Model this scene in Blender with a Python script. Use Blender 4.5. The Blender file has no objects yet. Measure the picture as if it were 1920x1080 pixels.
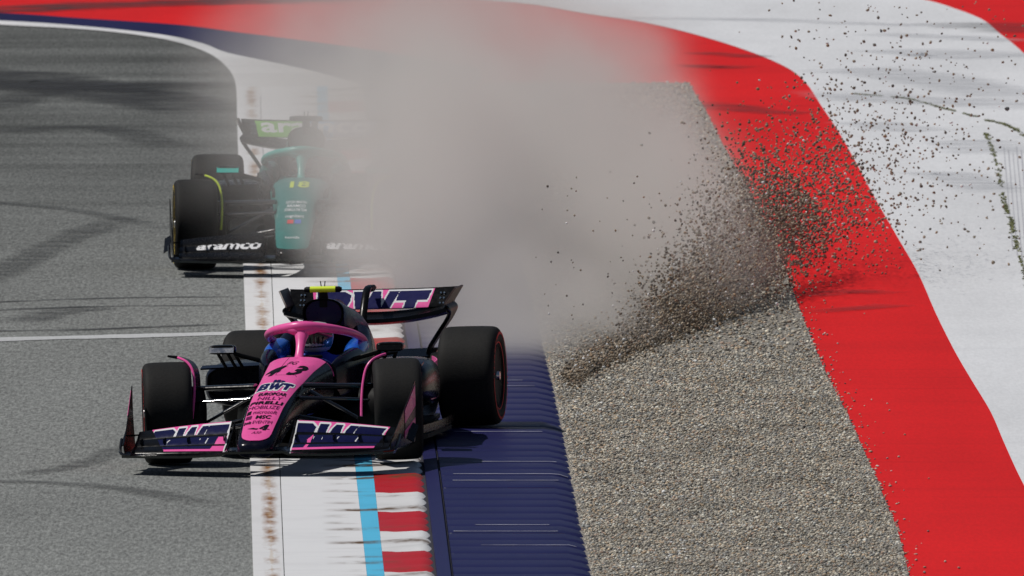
import bpy, bmesh, math, random
import numpy as np
from mathutils import Vector, Matrix
from mathutils.geometry import tessellate_polygon

random.seed(7); rng = np.random.default_rng(11)
sc = bpy.context.scene
C = sc.collection

# ------------------------------------------------------------------ camera, sky, sun, exposure
F_PX, H = 44000.0, 11.585
PITCH = math.atan((540 + 2200) / F_PX)
cd = bpy.data.cameras.new('camera'); cam = bpy.data.objects.new('camera', cd); C.objects.link(cam)
cam.location = (0, 0, H); cam.rotation_euler = (math.pi / 2 - PITCH, 0, 0)
cd.sensor_width = 36.0; cd.lens = 36.0 * F_PX / 1920.0
cd.clip_start = 1.0; cd.clip_end = 6000.0
cd.dof.use_dof = True; cd.dof.focus_distance = 167.5; cd.dof.aperture_fstop = 11.0
sc.camera = cam

SUN_EL, SUN_AZ = math.radians(57), math.radians(-84)     # azimuth from +Y towards +X: the sun stands to the left
w = bpy.data.worlds.new('World'); sc.world = w; w.use_nodes = True
nt = w.node_tree; bg = nt.nodes['Background']
sky = nt.nodes.new('ShaderNodeTexSky'); sky.sky_type = 'NISHITA'; sky.sun_disc = False
sky.sun_elevation = SUN_EL; sky.sun_rotation = SUN_AZ
nt.links.new(sky.outputs[0], bg.inputs[0]); bg.inputs[1].default_value = 0.05
sl = bpy.data.lights.new('sun', 'SUN'); so = bpy.data.objects.new('sun', sl); C.objects.link(so)
sl.energy = 4.5; sl.angle = math.radians(0.5); sl.color = (1.0, 0.96, 0.9)
sd = Vector((math.sin(SUN_AZ) * math.cos(SUN_EL), math.cos(SUN_AZ) * math.cos(SUN_EL), math.sin(SUN_EL)))
so.rotation_euler = sd.to_track_quat('Z', 'Y').to_euler(); so.location = sd * 300
vs = sc.view_settings; vs.view_transform = 'Standard'; vs.look = 'None'; vs.exposure = -0.5; vs.gamma = 1.0
vs.use_curve_mapping = False
sc.cycles.volume_bounces = 4; sc.cycles.volume_step_rate = 1.2; sc.cycles.volume_max_steps = 64
sc.cycles.max_bounces = 8; sc.cycles.use_denoising = True

# ------------------------------------------------------------------ helpers
def G(px, py, z=0.0):
    """photo pixel (1920x1080) -> point of the level z"""
    dx, dy = (px - 960) / F_PX, (540 - py) / F_PX
    d = np.array([dx, math.cos(PITCH) + dy * math.sin(PITCH), -math.sin(PITCH) + dy * math.cos(PITCH)])
    t = (z - H) / d[2]
    return d * t + np.array([0, 0, H])

def at_depth(px, py, Y):
    dx, dy = (px - 960) / F_PX, (540 - py) / F_PX
    d = np.array([dx, math.cos(PITCH) + dy * math.sin(PITCH), -math.sin(PITCH) + dy * math.cos(PITCH)])
    return d * (Y / d[1]) + np.array([0, 0, H])

def tag(o, label=None, cat=None, group=None, kind=None):
    if label: o['label'] = label
    if cat: o['category'] = cat
    if group: o['group'] = group
    if kind: o['kind'] = kind
    return o

def mobj(name, verts, faces, mats, parent=None, idx=None, smooth=True, sharp=38):
    me = bpy.data.meshes.new(name)
    me.from_pydata([tuple(map(float, v)) for v in verts], [], [tuple(int(i) for i in f) for f in faces])
    if not isinstance(mats, (list, tuple)): mats = [mats]
    for m in mats: me.materials.append(m)
    if idx is not None: me.polygons.foreach_set('material_index', np.asarray(idx, dtype=np.int32))
    if smooth:
        me.polygons.foreach_set('use_smooth', np.ones(len(me.polygons), dtype=bool))
        me.set_sharp_from_angle(angle=math.radians(sharp))
    me.update()
    o = bpy.data.objects.new(name, me); C.objects.link(o)
    if parent is not None: o.parent = parent
    return o

def empty(name, loc=(0, 0, 0), rz=0, parent=None):
    o = bpy.data.objects.new(name, None); C.objects.link(o)
    o.location = loc; o.rotation_euler = (0, 0, rz); o.empty_display_size = 0.3
    if parent is not None: o.parent = parent
    return o

class MB:
    """collects shapes of ONE part"""
    def __init__(s): s.v = []; s.f = []; s.i = []
    def add(s, v, f, i=0):
        n = len(s.v); s.v += [tuple(map(float, p)) for p in v]; s.f += [tuple(int(a) + n for a in q) for q in f]
        s.i += [i] * len(f) if np.isscalar(i) else list(i)
        return s
    def build(s, name, mats, parent=None, **k): return mobj(name, s.v, s.f, mats, parent, s.i, **k)

def catmull(P, sub):
    P = np.asarray(P, float); n = len(P); out = []
    for i in range(n - 1):
        p0, p1, p2, p3 = P[max(i - 1, 0)], P[i], P[i + 1], P[min(i + 2, n - 1)]
        for k in range(sub):
            t = k / sub
            out.append(0.5 * ((2 * p1) + (-p0 + p2) * t + (2 * p0 - 5 * p1 + 4 * p2 - p3) * t * t + (-p0 + 3 * p1 - 3 * p2 + p3) * t ** 3))
    out.append(P[-1]); return np.array(out)

def rings(R, cap0=True, cap1=True, closed=True):
    """list of rings (each n points) -> verts, faces"""
    n = len(R[0]); v = [p for r in R for p in r]; f = []
    m = n if closed else n - 1
    for a in range(len(R) - 1):
        for b in range(m):
            c = (b + 1) % n
            f.append((a * n + b, a * n + c, (a + 1) * n + c, (a + 1) * n + b))
    if cap0: f.append(tuple(range(n))[::-1])
    if cap1: f.append(tuple(range((len(R) - 1) * n, len(R) * n)))
    return v, f

def sup(cx, y, cz, hw, hh, p=2.6, n=28, pb=None):
    """superellipse ring in the x-z plane"""
    out = []
    for k in range(n):
        a = 2 * math.pi * k / n; c, s_ = math.cos(a), math.sin(a)
        q = p if s_ >= 0 or pb is None else pb
        out.append((cx + hw * math.copysign(abs(c) ** (2 / q), c), y, cz + hh * math.copysign(abs(s_) ** (2 / q), s_)))
    return out

def loft(secs, sub=4, p=2.6, n=28, pb=None):
    """secs rows: cx,y,cz,hw,hh -> smooth loft"""
    S = catmull(secs, sub)
    return rings([sup(*r[:5], p=p, n=n, pb=pb) for r in S])

def tube(path, r, n=10, flat=1.0, up=(0, 0, 1), sub=1):
    """sweep; r scalar or list; flat squeezes the second axis (wing-shaped arms)"""
    P = np.asarray(path, float)
    rr = np.full(len(P), r, float) if np.isscalar(r) else np.asarray(r, float)
    if sub > 1:
        Q = catmull(np.column_stack([P, rr]), sub); P, rr = Q[:, :3], Q[:, 3]
    R = []; up = np.asarray(up, float)
    for i in range(len(P)):
        t = P[min(i + 1, len(P) - 1)] - P[max(i - 1, 0)]; t /= np.linalg.norm(t) + 1e-9
        a = np.cross(t, up); la = np.linalg.norm(a)
        a = a / la if la > 1e-4 else np.array([1., 0, 0])
        b = np.cross(a, t)
        R.append([P[i] + rr[i] * (math.cos(2 * math.pi * k / n) * a + flat * math.sin(2 * math.pi * k / n) * b) for k in range(n)])
    return rings(R)

def box(c, s):
    x, y, z = c; a, b, d = s[0] / 2, s[1] / 2, s[2] / 2
    v = [(x + i * a, y + j * b, z + k * d) for i in (-1, 1) for j in (-1, 1) for k in (-1, 1)]
    return v, [(0, 1, 3, 2), (4, 6, 7, 5), (0, 4, 5, 1), (2, 3, 7, 6), (0, 2, 6, 4), (1, 5, 7, 3)]

def bbox(c, s, bev=0.2):
    """box with chamfered long edges"""
    x, y, z = c; a, b, d = s[0] / 2, s[1] / 2, s[2] / 2; e = bev * min(a, b, d)
    rs = []
    for yy, k in ((-b, e), (-b + e, 0), (b - e, 0), (b, e)):
        A, D = a - k, d - k
        rs.append([(x + px, y + yy, z + pz) for px, pz in ((-A, -D + e), (-A + e, -D), (A - e, -D), (A, -D + e), (A, D - e), (A - e, D), (-A + e, D), (-A, D - e))])
    return rings(rs)

def grid_sheet(P, th, flip=False):
    """P[i][j] -> closed sheet th thick (back side offset along the normal). returns v,f and number of front faces"""
    P = np.asarray(P, float); a, b = P.shape[:2]
    du = np.gradient(P, axis=0); dv = np.gradient(P, axis=1)
    N = np.cross(du, dv); N /= np.linalg.norm(N, axis=2, keepdims=True) + 1e-12
    if flip: N = -N
    Q = P - N * th
    v = list(P.reshape(-1, 3)) + list(Q.reshape(-1, 3)); f = []; o = a * b
    for i in range(a - 1):
        for j in range(b - 1):
            q = (i * b + j, (i + 1) * b + j, (i + 1) * b + j + 1, i * b + j + 1)
            f.append(q[::-1] if flip else q)
    nf = len(f)
    for i in range(a - 1):
        for j in range(b - 1):
            q = (o + i * b + j, o + i * b + j + 1, o + (i + 1) * b + j + 1, o + (i + 1) * b + j)
            f.append(q[::-1] if flip else q)
    rim = [i * b for i in range(a)] + [(a - 1) * b + j for j in range(1, b)] + [i * b + b - 1 for i in range(a - 2, -1, -1)] + [j for j in range(b - 2, 0, -1)]
    for k in range(len(rim)):
        p, q = rim[k], rim[(k + 1) % len(rim)]
        f.append((q, p, o + p, o + q) if not flip else (p, q, o + q, o + p))
    return v, f, nf

# ------------------------------------------------------------------ materials
def nodes_of(name):
    m = bpy.data.materials.new(name); m.use_nodes = True
    return m, m.node_tree, m.node_tree.nodes['Principled BSDF']
def N(t, typ, **k):
    n = t.nodes.new(typ)
    for a, b in k.items(): setattr(n, a, b)
    return n
def ramp(t, src, stops):
    r = N(t, 'ShaderNodeValToRGB'); e = r.color_ramp.elements
    while len(e) > 1: e.remove(e[-1])
    e[0].position, e[0].color = stops[0][0], (*stops[0][1], 1)
    for p, c in stops[1:]:
        q = e.new(p); q.color = (*c, 1)
    t.links.new(src, r.inputs[0]); return r.outputs[0]
def g(v): return (v, v, v)
def mix(t, fac, a, b, mode='MIX'):
    n = N(t, 'ShaderNodeMix', data_type='RGBA', blend_type=mode)
    for s, x in ((n.inputs[0], fac), (n.inputs[6], a), (n.inputs[7], b)):
        if isinstance(x, bpy.types.NodeSocket): t.links.new(x, s)
        else: s.default_value = x if np.isscalar(x) else (*x, 1)
    return n.outputs[2]
def math_n(t, op, a, b=0.0, clamp=False):
    n = N(t, 'ShaderNodeMath', operation=op, use_clamp=clamp)
    for s, x in ((n.inputs[0], a), (n.inputs[1], b)):
        if isinstance(x, bpy.types.NodeSocket): t.links.new(x, s)
        else: s.default_value = x
    return n.outputs[0]
def noise(t, coord, scale, xyz=(1, 1, 1), detail=3, rough=0.55, off=(0, 0, 0), rot=0):
    mp = N(t, 'ShaderNodeMapping'); mp.inputs['Scale'].default_value = xyz; mp.inputs['Location'].default_value = off
    mp.inputs['Rotation'].default_value = (0, 0, rot)
    t.links.new(coord, mp.inputs[0])
    n = N(t, 'ShaderNodeTexNoise'); n.inputs['Scale'].default_value = scale
    n.inputs['Detail'].default_value = detail; n.inputs['Roughness'].default_value = rough
    t.links.new(mp.outputs[0], n.inputs['Vector']); return n.outputs[0]
def pos(t): return N(t, 'ShaderNodeNewGeometry').outputs['Position']
def objc(t): return N(t, 'ShaderNodeTexCoord').outputs['Object']
def bump(t, b, h, strength=0.3, dist=0.01):
    n = N(t, 'ShaderNodeBump'); n.inputs['Strength'].default_value = strength; n.inputs['Distance'].default_value = dist
    t.links.new(h, n.inputs['Height']); t.links.new(n.outputs[0], b.inputs['Normal'])

def paint(name, col, rough=0.3, metallic=0.0, coat=0.0, var=0.12, spec=0.5, scale=9):
    m, t, b = nodes_of(name)
    n = noise(t, objc(t), scale, detail=4)
    c = ramp(t, n, [(0.3, tuple(x * (1 - var) for x in col)), (0.7, tuple(min(1, x * (1 + var)) for x in col))])
    t.links.new(c, b.inputs['Base Color'])
    r = ramp(t, noise(t, objc(t), 30, detail=3, off=(3, 1, 2)), [(0.3, g(max(0.03, rough - 0.06))), (0.75, g(min(1, rough + 0.1)))])
    t.links.new(r, b.inputs['Roughness'])
    b.inputs['Metallic'].default_value = metallic; b.inputs['Coat Weight'].default_value = coat
    b.inputs['Coat Roughness'].default_value = 0.08; b.inputs['Specular IOR Level'].default_value = spec
    return m

M = {}
M['carbon'] = paint('carbon', (0.004, 0.004, 0.0045), 0.24, spec=0.14)
M['carbon_gloss'] = paint('glossy_carbon', (0.004, 0.004, 0.005), 0.16, spec=0.5, coat=0.6)
M['carbon_matt'] = paint('carbon_matt', (0.004, 0.004, 0.0045), 0.55, spec=0.12)
M['dark'] = paint('dark_interior', (0.002, 0.002, 0.0025), 0.9, spec=0.02)
M['navy'] = paint('navy_paint', (0.007, 0.008, 0.05), 0.3, coat=0.05, spec=0.15)
M['navy_deep'] = paint('navy_body', (0.0025, 0.003, 0.011), 0.22, spec=0.25)
M['pink'] = paint('pink_paint', (0.86, 0.11, 0.385), 0.32, var=0.06, spec=0.4)
M['pink_dull'] = paint('pink_panel', (0.55, 0.05, 0.12), 0.45, var=0.2, spec=0.2)
M['white'] = paint('white_print', (0.74, 0.74, 0.76), 0.4, var=0.03, spec=0.25)
M['blue'] = paint('blue_metallic', (0.015, 0.15, 0.72), 0.26, metallic=0.35, coat=0.6)
M['suit'] = paint('blue_suit', (0.02, 0.05, 0.32), 0.8)
M['yellow'] = paint('fluorescent_yellow', (0.72, 0.9, 0.02), 0.5, var=0.03)
M['black_print'] = paint('black_print', (0.005, 0.005, 0.008), 0.5, spec=0.1)
M['navy_print'] = paint('navy_print', (0.008, 0.009, 0.075), 0.4, spec=0.1)
M['violet_print'] = paint('violet_print', (0.13, 0.008, 0.07), 0.5, spec=0.1)
M['metal'] = paint('bright_metal', (0.6, 0.6, 0.6), 0.25, metallic=1.0)
M['mirror'] = paint('mirror_glass', (0.8, 0.82, 0.85), 0.12, metallic=1.0, var=0.02)
M['bronze'] = paint('brown_carbon', (0.06, 0.035, 0.03), 0.45)
M['red_stripe'] = paint('red_stripe', (0.6, 0.02, 0.02), 0.7)
M['yellow_stripe'] = paint('yellow_stripe', (0.6, 0.42, 0.03), 0.7)
M['red_print'] = paint('red_print', (0.6, 0.02, 0.02), 0.5)
M['visor'] = paint('visor', (0.01, 0.01, 0.012), 0.12, coat=0.5)
M['helmet'] = paint('helmet_shell', (0.4, 0.4, 0.43), 0.3)
M['green'] = paint('green_paint', (0.0, 0.075, 0.062), 0.3, coat=0.2)
M['teal'] = paint('teal_paint', (0.0, 0.36, 0.30), 0.35)
M['green_panel'] = paint('green_nose_paint', (0.0, 0.15, 0.13), 0.35)
M['teal_sunlit'] = paint('sunlit_teal', (0.02, 0.62, 0.52), 0.4)  # sunlit copy of the teal, for the left mirror face
M['lime'] = paint('lime_paint', (0.55, 0.68, 0.03), 0.45)
M['leaf_green'] = paint('leaf_green', (0.16, 0.48, 0.02), 0.4)
M['wing_blue'] = paint('wing_blue', (0.1, 0.4, 0.7), 0.4)
M['wing_grey'] = paint('wing_grey', (0.25, 0.27, 0.42), 0.4)
M['blue_print'] = paint('blue_print', (0.03, 0.1, 0.5), 0.5)

def rubber():
    m, t, b = nodes_of('tyre_rubber')
    n = noise(t, objc(t), 60, (1, 3, 3), detail=4)
    c = ramp(t, n, [(0.3, g(0.008)), (0.75, g(0.02))])
    n2 = noise(t, objc(t), 5, (6, .6, .6), detail=3)
    c = mix(t, ramp(t, n2, [(0.45, g(0)), (0.75, g(0.4))]), c, (0.022, 0.02, 0.018))
    t.links.new(c, b.inputs['Base Color']); b.inputs['Roughness'].default_value = 0.7
    b.inputs['Specular IOR Level'].default_value = 0.16
    bump(t, b, n, 0.25, 0.004); return m
M['rubber'] = rubber()

def asphalt():
    m, t, b = nodes_of('asphalt'); p = pos(t)
    fine = noise(t, p, 42, (1, 0.11, 1), detail=2, rough=0.8)
    mid = noise(t, p, 16, (1, 0.15, 1), detail=4, rough=0.65)
    c = ramp(t, fine, [(0.26, g(0.055)), (0.5, (0.19, 0.198, 0.193)), (0.76, (0.36, 0.37, 0.36))])
    c = mix(t, 0.35, c, ramp(t, mid, [(0.25, g(0.08)), (0.5, (0.18, 0.188, 0.183)), (0.75, (0.3, 0.31, 0.3))]))
    big = noise(t, p, 0.35, (1, 0.25, 1), detail=4)
    c = mix(t, 1.0, c, ramp(t, big, [(0.3, g(0.9)), (0.7, g(1.2))]), 'MULTIPLY')
    # rubbered racing line sweeping through the bend far down the track, and fainter scuffs nearer
    sep = N(t, 'ShaderNodeSeparateXYZ'); t.links.new(p, sep.inputs[0]); Y = sep.outputs[1]
    stre = noise(t, p, 1.0, (0.09, 0.6, 1), detail=6, rough=0.6, rot=0.03)
    far = N(t, 'ShaderNodeMapRange'); t.links.new(Y, far.inputs[0])
    far.inputs[1].default_value = 180; far.inputs[2].default_value = 210; far.clamp = True
    st = ramp(t, stre, [(0.34, g(0.3)), (0.52, g(0.54)), (0.7, g(0.76))])
    c = mix(t, math_n(t, 'MULTIPLY', far.outputs[0], 0.95), c, mix(t, 1.0, c, st, 'MULTIPLY'))
    t.links.new(c, b.inputs['Base Color']); b.inputs['Roughness'].default_value = 0.9
    b.inputs['Specular IOR Level'].default_value = 0.1
    bump(t, b, fine, 0.5, 0.006); return m
M['asphalt'] = asphalt()

def runoff(name, col, dark, seed, streak=0.5, rough=0.6):
    m, t, b = nodes_of(name); p = pos(t)
    s1 = noise(t, p, 1.0, (0.12, 0.5, 1), detail=6, rough=0.55, off=(seed, seed * 2, 0), rot=0.02 * seed)
    s2 = noise(t, p, 1.0, (0.12, 2.2, 1), detail=4, rough=0.5, off=(seed * 3, 1, 0), rot=-0.015)
    fi = noise(t, p, 40, (1, 0.12, 1), detail=3, rough=0.6)
    c = mix(t, ramp(t, s1, [(0.45, g(0)), (0.8, g(streak))]), col, dark)
    c = mix(t, ramp(t, s2, [(0.6, g(0)), (0.72, g(streak * 0.8))]), c, dark)
    c = mix(t, 1.0, c, ramp(t, fi, [(0.3, g(0.93)), (0.7, g(1.05))]), 'MULTIPLY')
    c = mix(t, 1.0, c, ramp(t, noise(t, p, 0.5, (1, 0.16, 1), detail=5, rough=0.6, off=(seed, 7, 0)), [(0.3, g(0.88)), (0.7, g(1.06))]), 'MULTIPLY')
    t.links.new(c, b.inputs['Base Color']); b.inputs['Roughness'].default_value = rough
    b.inputs['Specular IOR Level'].default_value = 0.05
    bump(t, b, fi, 0.25, 0.003); return m
M['red_ground'] = runoff('red_painted_asphalt', (0.70, 0.017, 0.018), (0.45, 0.014, 0.015), 2, 0.4)
M['white_ground'] = runoff('white_painted_asphalt', (0.70, 0.71, 0.735), (0.52, 0.53, 0.56), 5, 0.24)
M['navy_ground'] = runoff('navy_painted_asphalt', (0.02, 0.02, 0.075), (0.012, 0.012, 0.04), 3, 0.5)

def strip_mat(name, col, stain, rust_at=None, brown=0.0, rough=0.5, umask=None):
    """painted concrete; UV.x runs across the strip, UV.y is metres along it"""
    m, t, b = nodes_of(name)
    uv = N(t, 'ShaderNodeUVMap').outputs[0]
    sx = N(t, 'ShaderNodeSeparateXYZ'); t.links.new(uv, sx.inputs[0]); U, V = sx.outputs[0], sx.outputs[1]
    p = pos(t)
    c = mix(t, ramp(t, noise(t, p, 3.0, (0.6, 0.5, 1), detail=5), [(0.5, g(0)), (0.8, g(0.35))]), col, stain)
    c = mix(t, ramp(t, noise(t, p, 2.0, (0.5, 4, 1), detail=4), [(0.55, g(0)), (0.75, g(0.3))]), c, stain)
    if rust_at is not None:
        d = math_n(t, 'ABSOLUTE', math_n(t, 'SUBTRACT', U, rust_at))
        d = math_n(t, 'ADD', d, math_n(t, 'MULTIPLY', math_n(t, 'SUBTRACT', noise(t, p, 9, (1, 0.2, 1), detail=3), 0.5), 0.35))
        near = ramp(t, d, [(0.06, g(1)), (0.3, g(0))])
        sp = ramp(t, noise(t, p, 1.1, (2.5, 0.8, 1), detail=5, rough=0.7), [(0.42, g(0)), (0.6, g(1))])
        c = mix(t, math_n(t, 'MULTIPLY', near, sp), c, (0.26, 0.12, 0.04))
        c = mix(t, math_n(t, 'MULTIPLY', ramp(t, d, [(0.0, g(0.4)), (0.05, g(0))]), 0.8), c, (0.5, 0.36, 0.2))
    if brown > 0:
        # rust and oil washed out of the joints between the kerb ribs, running across the kerb
        ph = math_n(t, 'FRACT', math_n(t, 'DIVIDE', V, 0.62))
        groove = ramp(t, ph, [(0.0, g(1)), (0.2, g(0.6)), (0.4, g(0)), (0.75, g(0)), (1.0, g(1))])
        pick = ramp(t, noise(t, p, 1.0, (0.9, 1.3, 1), detail=2), [(0.47, g(0)), (0.57, g(1))])
        run = ramp(t, noise(t, p, 6, (1, 0.4, 1), detail=4, off=(4, 2, 0)), [(0.35, g(0)), (0.6, g(1))])
        k = math_n(t, 'MULTIPLY', math_n(t, 'MULTIPLY', groove, pick), math_n(t, 'MULTIPLY', run, brown))
        if umask: k = math_n(t, 'MULTIPLY', k, ramp(t, U, [(umask[0], g(0)), (umask[1], g(1))]))
        c = mix(t, math_n(t, 'MULTIPLY', k, 1.6, True), c, (0.12, 0.065, 0.028))
    t.links.new(c, b.inputs['Base Color']); b.inputs['Roughness'].default_value = rough
    b.inputs['Specular IOR Level'].default_value = 0.15
    bump(t, b, noise(t, p, 25, (1, 0.2, 1), detail=3), 0.2, 0.004)
    return m
M['edge_white'] = strip_mat('edge_strip_white', (0.72, 0.72, 0.73), (0.5, 0.5, 0.5), rust_at=0.62)
M['panel_white'] = strip_mat('panel_white', (0.74, 0.745, 0.76), (0.56, 0.56, 0.58), brown=1.0, umask=(.5, .95))
M['cyan'] = strip_mat('cyan_paint', (0.1, 0.5, 0.76), (0.06, 0.3, 0.45), brown=0.9)
M['tooth_red'] = strip_mat('kerb_red', (0.5, 0.013, 0.02), (0.25, 0.06, 0.07), brown=0.6, rough=0.4)
M['tooth_white'] = strip_mat('kerb_white', (0.74, 0.74, 0.75), (0.5, 0.5, 0.5), brown=0.7, rough=0.4)
M['kerb_navy'] = strip_mat('kerb_navy', (0.016, 0.0165, 0.08), (0.011, 0.011, 0.045), rough=0.45)
M['scuff'] = paint('scuffed_edge', (0.3, 0.3, 0.36), 0.6, var=0.5, scale=3)
M['groove'] = paint('groove_dark', (0.02, 0.02, 0.03), 0.8)  # even dark colour of the kerb joints

def stone_mat(name, gain):
    m, t, b = nodes_of(name)
    a = N(t, 'ShaderNodeAttribute', attribute_name='tint')
    n = noise(t, pos(t), 120, detail=2)
    c = mix(t, 1.0, a.outputs['Color'], ramp(t, n, [(0.3, g(0.8 * gain)), (0.7, g(1.15 * gain))]), 'MULTIPLY')
    t.links.new(c, b.inputs['Base Color']); b.inputs['Roughness'].default_value = 0.8
    b.inputs['Specular IOR Level'].default_value = 0.3
    return m
M['stone'] = stone_mat('gravel_stone', 1.38)
def gravel_bed():
    m, t, b = nodes_of('gravel_bed'); p = pos(t)
    v = N(t, 'ShaderNodeTexVoronoi'); v.inputs['Scale'].default_value = 45; t.links.new(p, v.inputs['Vector'])
    c = ramp(t, v.outputs['Color'], [(0.0, (0.12, 0.1, 0.085)), (0.5, (0.25, 0.23, 0.2)), (1.0, (0.4, 0.38, 0.34))])
    t.links.new(c, b.inputs['Base Color']); b.inputs['Roughness'].default_value = 0.9
    bump(t, b, v.outputs['Distance'], 0.8, 0.02); return m
M['gravel_bed'] = gravel_bed()
M['weed'] = paint('dry_weed', (0.17, 0.18, 0.07), 0.8, var=0.4, scale=40)
def mark_mat():
    m, t, b = nodes_of('rubber_mark'); p = pos(t)
    b.inputs['Base Color'].default_value = (0.03, 0.03, 0.032, 1); b.inputs['Roughness'].default_value = 0.7
    uv = N(t, 'ShaderNodeUVMap').outputs[0]; sx = N(t, 'ShaderNodeSeparateXYZ'); t.links.new(uv, sx.inputs[0])
    e = math_n(t, 'MULTIPLY', sx.outputs[0], math_n(t, 'SUBTRACT', 1.0, sx.outputs[0]))
    e = ramp(t, e, [(0.0, g(0)), (0.2, g(1))])
    n = ramp(t, noise(t, p, 3, (0.5, 1.5, 1), detail=4), [(0.3, g(0.05)), (0.7, g(0.5))])
    t.links.new(math_n(t, 'MULTIPLY', math_n(t, 'MULTIPLY', e, n), sx.outputs[1]), b.inputs['Alpha']); return m
M['mark'] = mark_mat()
M['mark_strong'] = mark_mat(); [setattr(e, 'color', (1, 1, 1, 1)) for n in M['mark_strong'].node_tree.nodes if n.type == 'VALTORGB' for e in list(n.color_ramp.elements)[-1:]]

# ------------------------------------------------------------------ ground sheets
def poly(name, pts, z, mat, kind='structure'):
    vs_ = [Vector((p[0], p[1], 0)) for p in pts]
    tris = tessellate_polygon([vs_])
    o = mobj(name, [(p[0], p[1], z) for p in pts], [t if (vs_[t[1]] - vs_[t[0]]).cross(vs_[t[2]] - vs_[t[0]]).z > 0 else t[::-1] for t in tris], mat, smooth=False)
    if kind: o['kind'] = kind
    return o
def gp(lst, z=0.0, sub=5, smooth=True):
    P = np.array([G(a, b, z)[:2] for a, b in lst])
    return [tuple(p) for p in (catmull(P, sub) if smooth else P)]

S_ = 2500
o = mobj('ground', [(-S_, -400, -.006), (S_, -400, -.006), (S_, 4500, -.006), (-S_, 4500, -.006)], [(0, 1, 2, 3)], M['asphalt'], smooth=False); o['kind'] = 'structure'
o = poly('track', gp([(-1600, 1500), (900, 1500), (900, 100), (700, -60), (-1600, -60)], smooth=False), 0.0, M['asphalt'])

RW = [(400, -40), (650, -14), (880, 0), (1000, 10), (1100, 27), (1200, 42), (1300, 65), (1400, 96), (1475, 128), (1512, 158), (1540, 200), (1570, 245), (1600, 297), (1640, 372), (1682, 445), (1722, 515), (1755, 590), (1790, 660), (1822, 715), (1858, 775), (1884, 835), (1920, 912), (2000, 1060), (2180, 1500)]
RR = [(1300, -80), (1600, -22), (1730, 0), (1792, 18), (1842, 38), (1872, 62), (1920, 102), (2000, 190), (2150, 380), (2400, 700), (2900, 1500)]
poly('red_runoff', gp([(-1600, -20), (0, 25), (330, 47), (700, 95), (800, 160), (860, 500), (950, 900), (1010, 1500)], smooth=False) + gp([(3200, 1500), (3200, -420), (-1600, -420)], smooth=False), 0.004, M['red_ground'])
poly('white_runoff', gp(RW) + gp(RR[::-1]), 0.008, M['white_ground'])

NAVY_UP = [(-1200, -10), (-400, 8), (0, 25), (150, 35), (330, 47), (450, 62), (700, 95), (900, 130)]
LINE_OUT = [(-1200, 0), (-400, 20), (0, 40), (150, 50), (300, 66), (380, 83), (425, 100), (520, 120), (600, 138), (690, 163)]
LINE_IN = [(-1200, 9), (-400, 28), (0, 48), (150, 56), (250, 66), (330, 80), (390, 101), (424, 126), (440, 152), (444, 185)]
poly('navy_band', gp(NAVY_UP) + gp([(900, 166)], smooth=False) + gp(LINE_OUT[::-1]), 0.006, M['navy_ground'])
M['line_white'] = runoff('track_line_white', (0.7, 0.7, 0.71), (0.4, 0.4, 0.4), 4, 0.6)
poly('track_edge_line', gp(LINE_OUT) + gp(LINE_IN[::-1]), 0.009, M['line_white'])

# kerb edges: (px,py) -> x as a function of Y
def edge(lst, z):
    P = np.array(sorted([tuple(G(a, b, z)[:2]) for a, b in lst], key=lambda q: q[1]))
    return lambda Y: float(np.interp(Y, P[:, 1], P[:, 0])) if P[0, 1] <= Y <= P[-1, 1] else float(P[0, 0] + (Y - P[0, 1]) * (P[1, 0] - P[0, 0]) / (P[1, 1] - P[0, 1]) if Y < P[0, 1] else P[-1, 0])
Z0, Z1, Z2, Z3, Z4, Z5 = 0.010, 0.011, 0.014, 0.018, 0.046, 0.050
E0 = edge([(475, 1080), (470, 900), (457, 515), (450, 400), (445, 235), (444, 180)], Z0)
E1 = edge([(534, 1080), (525, 860), (510, 515), (499, 350), (490, 235), (489, 165)], Z1)
E2 = edge([(688, 1080), (667, 885), (632, 520), (596, 235), (594, 165)], Z2)
E3 = edge([(721, 1080), (700, 888), (656, 520), (617, 235), (614, 165)], Z3)
E4 = edge([(822, 1080), (800, 890), (766, 640), (746, 520), (694, 235), (688, 165)], Z4)
E5 = edge([(1113, 1080), (1090, 980), (1062, 830), (1040, 725), (985, 500), (930, 235), (915, 165)], 0.02)
YA = float(G(0, 1500)[1]); YB = float(G(0, 165)[1])
print('kerb span', YA, YB)

def strip(name, ea, eb, za, zb, mat, y0, y1, dy=1.0, parent=None, nu=6, th=0.03):
    Ys = np.linspace(y0, y1, max(2, int((y1 - y0) / dy))); v = []; f = []; uv = []
    for Y in Ys:
        xa, xb = ea(Y), eb(Y)
        for k in range(nu + 1):
            u = k / nu; v.append((xa + (xb - xa) * u, Y, za + (zb - za) * u)); uv.append((u, Y))
        v.append((xb, Y, zb - th)); uv.append((1, Y)); v.append((xa, Y, za - th)); uv.append((0, Y))
    n = nu + 3
    for a in range(len(Ys) - 1):
        for b_ in range(n):
            c = (b_ + 1) % n; f.append((a * n + b_, a * n + c, (a + 1) * n + c, (a + 1) * n + b_))
    f.append(tuple(range(n))[::-1]); f.append(tuple(range((len(Ys) - 1) * n, len(Ys) * n)))
    o = mobj(name, v, f, mat, parent)
    set_uv(o, uv); return o
def set_uv(o, uv):
    me = o.data; l = me.uv_layers.new(name='UVMap'); vi = np.zeros(len(me.loops), dtype=np.int32)
    me.loops.foreach_get('vertex_index', vi); l.data.foreach_set('uv', np.asarray(uv, np.float32)[vi].ravel())

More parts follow.
